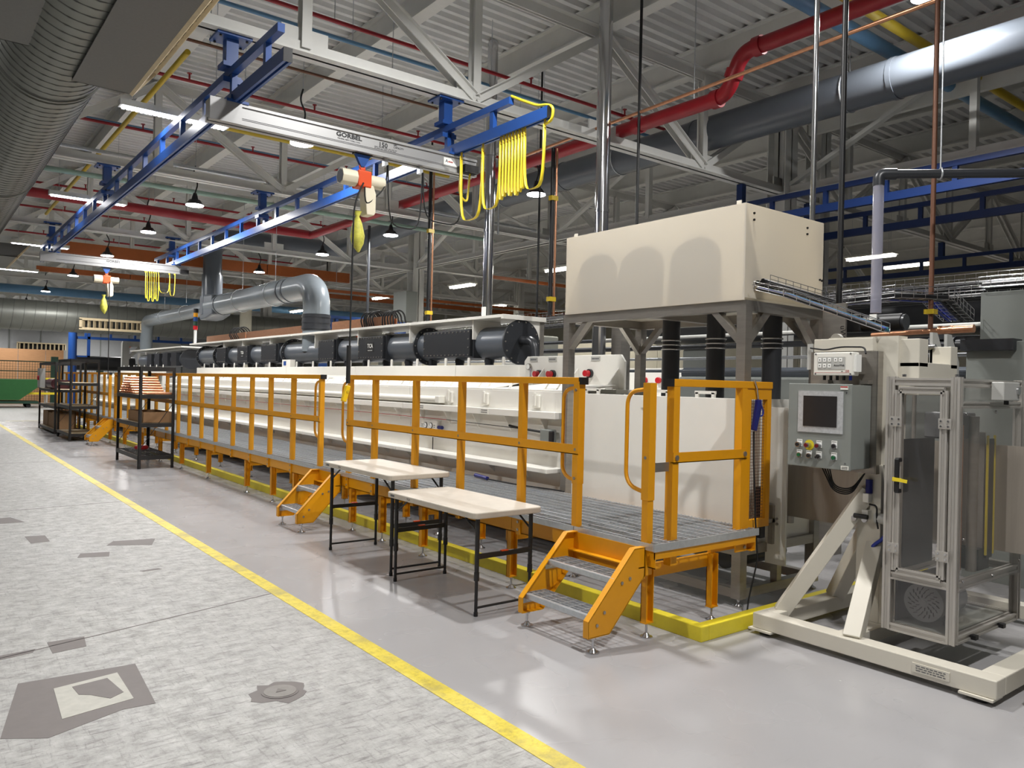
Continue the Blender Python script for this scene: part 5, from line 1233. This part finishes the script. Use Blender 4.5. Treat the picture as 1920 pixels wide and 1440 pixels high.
MB().cyl((4.80, 2.13, .385), (4.86, 2.13, .385), .115, 28).build('fan_cowl', 'motorgrey', mo, bevel=.02); MB().cyl((4.86, 2.13, .385), (5.15, 2.13, .385), .105, 28).build('motor_body', 'motorgrey', mo)
for r_ in range(3):
    for i in range(10+4*r_):
        a = 2*math.pi*(i+.5*r_)/(10+4*r_); rr_ = .03+.022*r_
        MB().bar((4.798, 2.13+rr_*math.cos(a), .385+rr_*math.sin(a)), (4.798, 2.13+(rr_+.017)*math.cos(a+.15), .385+(rr_+.017)*math.sin(a+.15)), .004, .008, (1, 0, 0)).build('vent_slot', 'black', mo)
MB().cyl((4.8, 2.13, .385), (4.796, 2.13, .385), .018, 12).build('cowl_hub', 'motorgrey', mo)
MB().box(4.9, 5.1, 2.03, 2.06, .25, .28).build('motor_foot', 'motorgrey', mo); MB().box(4.75, 5.55, 1.97, 2.28, .235, .245).build('floor_plate', 'greypanel', ac)
MB().box(5.2, 5.36, 1.99, 2.2, .55, .68).build('drive_block', 'pvc_dark', ac); MB().box(4.95, 5.2, 2.02, 2.22, 1.36, 1.52).build('drive_block', 'motorgrey', ac, bevel=.01)
MB().box(5.28, 5.3, 2.0, 2.2, .58, 1.4).build('brush_plate', 'alu_prof', ac); MB().cyl((4.9, 1.99, .6), (4.9, 1.99, 1.45), .02, 10).build('copper_guide', 'copper', ac)
MB().cyl((5.12, 2.0, .56), (5.12, 2.0, 1.5), .03, 14).build('roller', 'steel', ac); MB().box(4.78, 5.22, 2.27, 2.285, .56, 1.35).build('shade_back_plate', 'pvc_dark', ac); MB().box(4.78, 5.3, 2.275, 2.29, .24, .5).build('shade_back_plate', 'pvc_dark', ac)  # dark plates added to stand for the shade inside the cabinet
MB().box(5.27, 5.285, 1.975, 1.985, .64, 1.38).build('light_curtain', 'cord_yellow', ac); MB().box(5.285, 5.375, 1.98, 1.99, .62, 1.36).build('light_curtain_housing', 'black', ac); MB().box(5.375, 5.39, 1.975, 1.985, .64, 1.38).build('light_curtain', 'cord_yellow', ac)
MB().cyl((4.75, 1.95, 1.73), (4.75, 1.95, 1.745), .012, 8).build('cap_bolt', 'chrome', ac); MB().cyl((4.75, 2.25, 1.73), (4.75, 2.25, 1.745), .012, 8).build('cap_bolt', 'chrome', ac)
for x, z in ((4.78, 1.52), (4.78, .8), (4.78, .56), (5.2, 1.53), (5.2, .54), (5.62, .58)): MB().cyl((x, CY0-.028, z), (x, CY0-.036, z), .009, 8).build('button_screw', 'chrome', ac)
for x in (4.95, 5.35): MB().box(x-.02, x+.02, CY0-.05, CY0-.02, .2, .225).build('latch', 'black', ac)
isw = thing('isolator_switch', 'small grey rotary switch box on the cabinet top corner', 'switch box', (5.3, 1.9, 1.6))
MB().box(5.12, 5.36, 1.84, 1.91, 1.60, 1.71).build('enclosure', 'ltgrey', isw, bevel=.005); MB().cyl((5.33, 1.84, 1.66), (5.33, 1.83, 1.66), .025, 12).build('dial', 'chrome', isw); MB().cyl((5.24, 1.87, 1.60), (5.24, 1.87, 1.575), .014, 8).build('cable_gland', 'black', isw)
# carrier of the cabinet on the stand
MB().box(5.12, 5.3, 2.31, 2.4, .3, .42).build('bracket', 'cream', us)
MB().cyl((4.95, 2.45, .58), (5.0, 2.33, .58), .03, 12).build('hand_screw', 'motorgrey', us)
MB().box(5.0, 5.5, 2.05, 2.2, .14, .20).build('cabinet_pad', 'cream', us)
wc_ = thing('steel_cover', 'stainless corner cover at the right edge by the stand foot', 'cover', (4.75, 1.35, 0))
MB().box(4.62, 5.2, 1.50, 1.52, 0, .2).box(4.62, 4.64, 1.2, 1.52, 0, .2).build('cover_sheet', 'steel', wc_, bevel=.01)
# drives and brackets above the cabinet
dm = thing('drive_motor', 'black cylindrical drive motor lying above the controller', 'motor', (5.5, 2.8, 2.05))
MB().cyl((5.5, 2.62, 2.13), (5.5, 2.9, 2.13), .062, 20).build('motor_body', 'black', dm); MB().cyl((5.5, 2.6, 2.13), (5.5, 2.62, 2.13), .055, 20).build('end_cap', 'pvc_dark', dm); MB().box(5.44, 5.56, 2.9, 3.05, 2.07, 2.2).build('gear_head', 'black', dm, bevel=.01)
MB().box(5.432, 5.44, 2.78, 2.83, 2.15, 2.19).build('rating_plate', 'paper', dm)
dm2 = thing('drive_cylinder', 'black actuator cylinder with chrome rod below the drive motor', 'actuator', (5.5, 2.75, 1.9))
MB().cyl((5.5, 2.62, 1.95), (5.5, 3.0, 1.95), .065, 20).build('cylinder_body', 'black', dm2); MB().cyl((5.5, 2.60, 1.95), (5.5, 2.62, 1.95), .075, 20).build('end_flange', 'black', dm2); MB().cyl((5.5, 2.4, 1.95), (5.5, 2.6, 1.95), .02, 12).build('chrome_rod', 'chrome', dm2)
dp = thing('drive_plate', 'upright steel plate with dark lettering beside the drive motor', 'steel plate', (5.45, 3.1, 1.7))
MB().box(5.38, 5.40, 2.98, 3.16, 1.7, 2.28).build('plate', 'steel', dp); text('uWeb', .06, (5.379, 3.0, 2.04), (0, 0, -1), (0, -1, 0), dp, 'ink')
MB().cyl((5.2, 2.93, 2.0), (5.16, 2.93, 2.0), .04, 16).build('white_sensor', 'plastic_white', label='round white sensor in front of the steel drive plate', cat='sensor')
for i, x in enumerate((5.5, 5.72)):
    t = MB().prism([(x, 2.42+.0, 1.62), (x, 2.42, 2.05), (x+.07, 2.42, 2.05), (x+.2, 2.42, 1.86), (x+.2, 2.42, 1.62)], (0, .02, 0)).build('bracket_plate', 'ltgrey', label='light grey angled bracket plate above the cabinet, %s one' % ('left', 'right')[i], cat='bracket')
cc = thing('electrical_cabinet', 'large plain grey electrical cabinet at the right edge', 'cabinet', (8, 1.7, 0))
MB().box(7.48, 9, .3, 3.0, 0, 2.1).build('cabinet_body', 'greypanel', cc, bevel=.005); MB().box(7.66, 9, .3, 2.96, 2.1, 2.56).build('cabinet_top', 'greypanel', cc, bevel=.005); MB().box(7.4, 7.6, 2.6, 3.02, 2.02, 2.12).build('cable_duct', 'pvc_dark', cc); MB().box(7.47, 7.48, 1.6, 1.61, .05, 2.05).build('door_gap', 'ink_grey', cc)
cr = thing('copper_riser', 'copper riser pipe with horizontal copper branch', 'pipe', (6.77, 3, 2.1))
MB().cyl((6.77, 3.0, 2.15), (6.77, 3.0, 6.6), .02, 12).build('riser', 'brownpipe', cr); MB().cyl((6.77, 2.9, 2.16), (6.77, 3.5, 2.14), .022, 12).cyl((6.77, 2.66, 2.165), (6.77, 2.92, 2.16), .033, 12).build('branch', 'copper', cr)
for y in (2.92, 2.83): MB().cyl((6.77, y-.012, 2.163), (6.77, y+.012, 2.163), .036, 12).build('coupling', 'copper', cr)
MB().box(6.73, 6.81, 2.96, 3.04, 2.3, 2.34).build('pipe_clamp', 'yellowpipe', cr)
pv = thing('drain_pipe', 'clear upright pipe with dark elbow and horizontal run at upper right', 'pipe', (5.9, 3, 2.3))
MB().cyl((5.93, 3.04, 2.25), (5.93, 3.04, 3.28), .04, 16).build('clear_riser', 'clear_pvc', pv); MB().tube(route([(5.93, 3.04, 3.24), (5.93, 3.04, 3.33), (6.02, 2.95, 3.33)], .06), .044, 14).build('elbow', 'pvc_dark', pv); MB().cyl((6.0, 2.97, 3.33), (7.3, 1.7, 3.33), .034, 14).build('horizontal_run', 'pvc_dark', pv)
MB().tube(arc((6.25, 2.72, 3.33), .04, 0, 342, (.7, .7, 0), (0, 0, 1), 16), .008, 5, True).build('pipe_hanger', 'galv', pv); MB().cyl((6.25, 2.72, 3.36), (6.25, 2.72, 6.6), .006, 6).build('hanger_rod', 'galv', pv)
# air blow gun hanging on the mesh guard
bg = thing('air_blow_gun', 'blue air blow gun hanging on the yellow mesh guard', 'blow gun', (4.9, 3.36, 1.4))
gx, gy = 4.90, 3.352
MB().prism([(gx-.025, gy, 1.56), (gx+.02, gy, 1.56), (gx+.025, gy, 1.50), (gx-.005, gy, 1.42), (gx-.03, gy, 1.33), (gx-.07, gy, 1.34), (gx-.05, gy, 1.43), (gx-.035, gy, 1.5)], (0, .03, 0)).build('gun_body', 'navy', bg, bevel=.006)
MB().tube(route([(gx+.01, gy+.015, 1.55), (gx+.06, gy+.015, 1.48), (gx+.055, gy+.015, 1.44), (gx+.0, gy+.015, 1.44)], .03), .006, 6).build('trigger_guard', 'bluecord', bg)
MB().tube([(gx-.005, gy+.015, 1.56), (gx-.03, gy+.01, 1.64), (gx-.07, gy+.005, 1.70)], .006, 8).build('nozzle', 'chrome', bg)
MB().tube([(gx-.05, gy+.015, 1.33), (gx-.05, gy+.01, 1.1), (gx-.03, gy, .7), (gx-.02, gy-.02, .4), (gx-.12, gy-.02, .12), (gx-.15, gy-.03, .02)], .006, 6).build('air_hose', 'rubber', bg)
# ------------------------------------------------------------------ wire cable trays
def tray(pts, w, label, cables=(), hgt=.06):
    pts = [V(p) for p in pts]; t = thing('cable_tray', label, 'cable tray', pts[0])
    m_ = MB()
    for a, b_ in zip(pts, pts[1:]):
        d = (b_-a).normalized(); s = d.cross(V((0, 0, 1))).normalized()
        for k in range(5): m_.tube([a+s*w*(k/4-.5), b_+s*w*(k/4-.5)], .0028, 5)
        for sd in (-.5, .5):
            for z in (hgt*.5, hgt): m_.tube([a+s*w*sd+V((0, 0, z)), b_+s*w*sd+V((0, 0, z))], .0028, 5)
        n_ = int((b_-a).length/.1)
        for i in range(n_+1):
            c = a.lerp(b_, i/max(1, n_)); m_.tube([c-s*w/2+V((0, 0, hgt)), c-s*w/2, c+s*w/2, c+s*w/2+V((0, 0, hgt))], .0028, 5)
    m_.build('wire_basket', 'chrome', t, kind='stuff')
    for j, (mm, off, r_) in enumerate(cables):
        pp = []
        for i, p_ in enumerate(pts):
            d = (pts[min(i+1, len(pts)-1)]-pts[max(i-1, 0)]).normalized(); s = d.cross(V((0, 0, 1))).normalized(); pp.append(p_+s*w*off+V((0, 0, .012+.01*(j % 2))))
        MB().tube(pp, r_, 6).build('cable', mm, t)
    return t
tray([(4.98, 3.44, 2.37), (4.99, 3.2, 2.3), (5.05, 2.52, 2.03)], .14, 'wire cable tray sloping from the hood box down to the controller', (('teal', -.4, .009), ('teal', -.3, .009), ('black', .2, .012), ('bluecord', 0, .008)))
tray([(5.0, 3.44, 2.42), (6.1, 3.44, 2.34)], .16, 'wire cable tray with black cables along the hood box end', (('black', -.2, .02), ('black', .1, .02), ('black', .3, .016)))
tray([(6.2, 3.6, 2.36), (6.5, 3.2, 2.42), (6.9, 3.0, 2.42), (7.2, 3.05, 2.36), (7.55, 3.1, 2.3)], .25, 'wire cable tray with blue cables behind the copper riser', (('bluecord', -.3, .02), ('bluecord', -.1, .022), ('black', .1, .02), ('black', .3, .025)), .1)
tray([(7.7, 2.95, 2.6), (7.7, .8, 2.6)], .25, 'wire cable tray on top of the grey electrical cabinet', (('black', -.2, .03), ('black', .1, .03)), .09)
sign(us, 4.5, 1.95, .09, .2, .05, 3, .01, m='cream')
# ------------------------------------------------------------------ neighbouring line behind
nl = thing('plating_hood', 'dark grey plastic hood of the neighbouring line behind the dryer', 'hood', (9.3, 6, 0))
MB().box(8.8, 9.9, 3.4, 7.4, .3, 1.8).build('hood_body', 'greypanel', nl, bevel=.03); MB().cyl((8.95, 3.4, 1.84), (8.95, 7.4, 1.84), .09, 16).build('hood_rim', 'pvc', nl)
MB().box(8.9, 9.8, 3.5, 7.3, 0, .3).build('hood_base', 'steel', nl)
for i, y in enumerate((9.5, 13, 17, 21)):
    t = thing('process_tank', 'white tank of the neighbouring line, %s one' % names[i], 'tank', (9.2, y, 0), 'tanks of the neighbouring line')
    MB().box(8.7, 9.8, y-1.6, y+1.6, .3, 1.5).build('tank_body', 'poly', t, bevel=.005); MB().box(9.75, 9.8, y-1.4, y-.2, 1.5, 1.95).build('valve_board', 'poly', t); MB().box(8.8, 9.7, y-1.5, y+1.5, 0, .3).build('skid', 'steel', t)
    for k in (-.9, -.6): MB().cyl((9.75, y+k, 1.75), (9.7, y+k, 1.75), .05, 12).build('valve_knob', 'red', t)
for x, y, lb in ((7.35, 4.2, 'thick steel column behind the dryer tank'), (7.6, 7.4, 'steel column behind the valve panel')):
    MB().box(x-.09, x+.09, y-.09, y+.09, 0, 2.5).build('steel_post', 'steel', label=lb, cat='post')
for i, (x, z, r_, y0, y1, mm) in enumerate(((7.9, 2.16, .035, 2.6, 9.5, 'pvc_dark'), (8.1, 2.02, .02, 3, 14, 'galv'), (8.3, 2.32, .03, 3, 20, 'pvc_dark'), (8.2, 1.86, .022, 2.5, 12, 'pvc'), (7.75, 2.28, .02, 2.6, 8, 'paintwhite'))):
    MB().cyl((x, y0, z), (x, y1, z), r_, 10).build('process_pipe', mm, label='horizontal %s pipe behind the tanks, %s of the rack' % ({'pvc_dark': 'black', 'galv': 'galvanized', 'pvc': 'grey', 'paintwhite': 'white'}[mm], names[i]), cat='pipe', group='pipe rack behind the tanks')
tray([(8.0, 2.6, 2.55), (8.0, 14, 2.55)], .35, 'wire cable tray running lengthwise behind the hood box', (('black', -.2, .03), ('bluecord', .1, .02), ('black', .3, .03)), .1)
tray([(8.6, 2.6, 2.75), (8.6, 20, 2.75)], .35, 'higher wire cable tray running lengthwise behind the hood box', (('black', -.2, .03), ('ltgrey', .1, .02)), .1)
for i, (x, y, z) in enumerate(((7.6, 3.5, 1.75), (7.6, 3.7, 1.95), (7.8, 3.3, 2.1))):
    t = thing('ball_valve', 'dark ball valve on the pipework right of the frame, %s' % ('lowest', 'middle', 'highest')[i], 'valve', (x, y, z), 'valves on the rear pipework')
    MB().cyl((x, y-.16, z), (x, y+.3, z), .05, 12).cyl((x, y-.08, z), (x, y-.02, z), .075, 12).cyl((x, y+.1, z), (x, y+.16, z), .075, 12).build('valve_body', 'pvc_dark', t); MB().box(x-.05, x+.05, y, y+.09, z+.05, z+.13).build('actuator', 'pvc_dark' if i else 'card', t)
    MB().cyl((x, y, 0), (x, y, z), .02, 8).build('support', 'steel', t)
hz_ = MB().tube(route([(5.93, 3.49, 2.05), (6.0, 3.32, 1.8), (6.25, 3.25, 1.65), (6.2, 3.25, 1.5), (6.02, 3.3, 1.5)], .14), .022, 8).build('hose', 'rubber', label='black corrugated hose curling down right of the frame leg', cat='hose')
lc = thing('junction_cabinet', 'grey junction cabinet on the column behind the cable arches', 'cabinet', (10.9, 18.5, 3))
MB().box(10.6, 10.95, 18.4, 19.1, 3.3, 4.1).build('enclosure', 'greypanel', lc)
MB().cyl((8.9, 12, 4.5), (8.9, 12, 6.5), .02, 6).build('conduit', 'galv', label='thin galvanized conduit drop near the column', cat='pipe')
bd = thing('ventilation_duct', 'dark duct low in the rear hall at the right', 'duct', (15, 6, 2.8))
MB().cyl((13.5, -2, 3.0), (13.5, 12, 3.0), .4, 20).build('duct_run', 'pvc_dark', bd)
bd2 = thing('ventilation_duct', 'dark rectangular duct high in the rear hall at the right edge', 'duct', (17, 6, 4))
MB().box(14.3, 15.0, 1, 4.6, 4.05, 4.6).build('duct_run', 'blackmetal', bd2)
for i, (x, y) in enumerate(((13.5, 10.5), (16.5, 15), (13, 24), (20, 22), (24, 14), (12.5, 15))):
    t = thing('machine_block', 'grey machine in the dim rear hall, %s in depth' % names[i], 'machine', (x, y, 0), 'machines of the rear hall')
    MB().box(x, x+1.2, y, y+1.6, 0, 1.8+.2*(i % 3)).build('machine_body', 'ltgrey' if i % 2 else 'greypanel', t, bevel=.05); MB().box(x+.3, x+.9, y+.3, y+1.0, 1.8+.2*(i % 3), 2.5+.2*(i % 3)).build('machine_head', 'greypanel', t, bevel=.03)
# ------------------------------------------------------------------ far end of the hall
gbn = thing('tipping_bin', 'green tipping bin on a low trolley at far left', 'bin', (3.6, 43.5, 0))
MB().prism([(2.2, 43, .35), (4.1, 43, .35), (5.2, 43, 1.25), (5.2, 43, 1.33), (2.2, 43, 1.33)], (0, 1.6, 0)).build('bin_body', 'bin_green', gbn); MB().box(2.2, 4.9, 43.05, 44.5, .18, .3).build('trolley_frame', 'darkgreen', gbn)
for x in (2.5, 4.5):
    for y in (43.15, 44.4): MB().cyl((x, y-.04, .1), (x, y+.04, .1), .1, 12).build('caster', 'rubber', gbn)
yc = thing('yellow_cart', 'tall grey cart with yellow top rail beside the green bin', 'cart', (5.7, 43.5, 0))
for x in (5.25, 6.25):
    for y in (43.2, 43.9): MB().box(x-.03, x+.03, y-.03, y+.03, .12, 1.35).build('upright', 'ltgrey', yc); MB().cyl((x, y-.03, .07), (x, y+.03, .07), .07, 10).build('caster', 'rubber', yc)
MB().box(5.2, 6.3, 43.15, 43.95, 1.3, 1.42).build('top_rail', 'cord_yellow', yc); MB().box(4.3, 6.3, 43.15, 43.3, .62, .72).build('mid_rail', 'cord_yellow', yc); MB().box(5.2, 6.3, 43.15, 43.95, .15, .2).build('deck', 'ltgrey', yc)
fe = thing('mesh_fence', 'dark green mesh fence with thick posts in front of plywood sheets', 'fence', (5.5, 46, 0))
for x in (3.2, 5.9, 8.0, 10.5): MB().box(x-.16, x+.16, 45.9, 46.1, 0, 2.5).build('post', 'darkgreen', fe)
for a, b_ in ((3.2, 5.9), (5.9, 8), (8, 10.5)):
    for z in (.9, 1.7, 2.2): MB().box(a+.16, b_-.16, 45.97, 46.03, z, z+.05).build('rail', 'darkgreen', fe)
    n_ = int((b_-a)/.12); m_ = MB()
    for i in range(n_): m_.box(a+.16+i*.12, a+.172+i*.12, 45.99, 46.0, .2, 2.2)
    for i in range(16): m_.box(a+.16, b_-.16, 45.99, 46.0, .2+i*.125, .21+i*.125)
    m_.build('mesh_infill', 'darkgreen', fe, kind='stuff')
for i in range(4):
    MB().box(2.0+1.25*i, 3.23+1.25*i, 48, 48.05, 0, 2.9).build('plywood_sheet', 'plywood', label='upright plywood sheet behind the mesh fence, %s from the left' % names[i].replace('nearest', 'first').replace('second first', 'second').replace('third first', 'third'), cat='plywood', group='plywood sheets behind the fence')
def jib(x, y, h, L, label, w=.3, dirx=1):
    t = thing('jib_crane', label, 'jib crane', (x, y, 0), 'blue jib cranes')
    MB().cyl((x, y, 0), (x, y, h), w/2, 16).build('mast', 'blue', t)
    for z in (h-.12, h-.5): MB().box(min(x, x+dirx*L), max(x, x+dirx*L), y-.06, y+.06, z, z+.1).build('boom', 'blue', t)
    for k in range(5): xx = x+dirx*L*(k+.5)/5; MB().box(xx-.04, xx+.04, y-.05, y+.05, h-.5, h-.1).build('rung', 'blue', t)
    for z in (h-.9,): MB().box(x+dirx*.15-.03, x+dirx*.15+.45, y-.06, y+.06, z-.3, z-.24).box(x+dirx*.55-.05, x+dirx*.55+.05, y-.06, y+.06, z-.3, h-.1).build('boom_bracket', 'blue', t)
    hx = x+dirx*L*.45
    MB().box(hx-.25, hx+.05, y-.1, y+.1, h-.75, h-.55).build('hoist_motor', 'orangered', t); MB().box(hx+.05, hx+.3, y-.1, y+.1, h-.72, h-.56).build('hoist_cover', 'beige_plastic', t)
jib(4.95, 34, 3.5, 4.4, 'blue jib crane far behind the rear shelving')
jib(11.2, 25.2, 3.9, 3.6, 'blue jib crane behind the canopy below the grey duct', .45)
for i, (x, y) in enumerate(((6.6, 33), (7.6, 33.6))):
    t = thing('gantry_arm', 'pale upright machine frame behind the far tanks, %s one' % ('left', 'right')[i], 'machine frame', (x, y, 0))
    MB().box(x-.12, x+.12, y-.12, y+.12, 0, 2.9).build('upright', 'ltgrey', t); MB().box(x-.1, x+1.2, y-.1, y+.1, 2.75, 2.95).build('arm', 'ltgrey', t); MB().bar((x, y, 2.2), (x+.6, y, 2.8), .12, .12).build('brace', 'ltgrey', t)
mw = thing('winding_machine', 'grey winding machine beyond the rear shelving', 'machine', (6, 37, 0))
MB().box(5.2, 8.6, 36, 38, 0, 1.7).build('machine_body', 'ltgrey', mw, bevel=.05); MB().cyl((5.4, 36.2, 2.1), (7.6, 36.2, 2.1), .3, 16).build('roll', 'black', mw); MB().box(5.0, 5.2, 36, 36.5, 0, 2.6).build('side_plate', 'ltgrey', mw); MB().box(7.8, 8.0, 36, 36.5, 0, 2.6).build('side_plate', 'ltgrey', mw)
for i, (x, y) in enumerate(((9.2, 27), (10.2, 32))): MB().cyl((x, y, 0), (x, y, 4.6), .2, 14).build('steel_post', 'wallbeige', label='round beige post behind the far canopy, %s one' % ('nearer', 'farther')[i], cat='post')
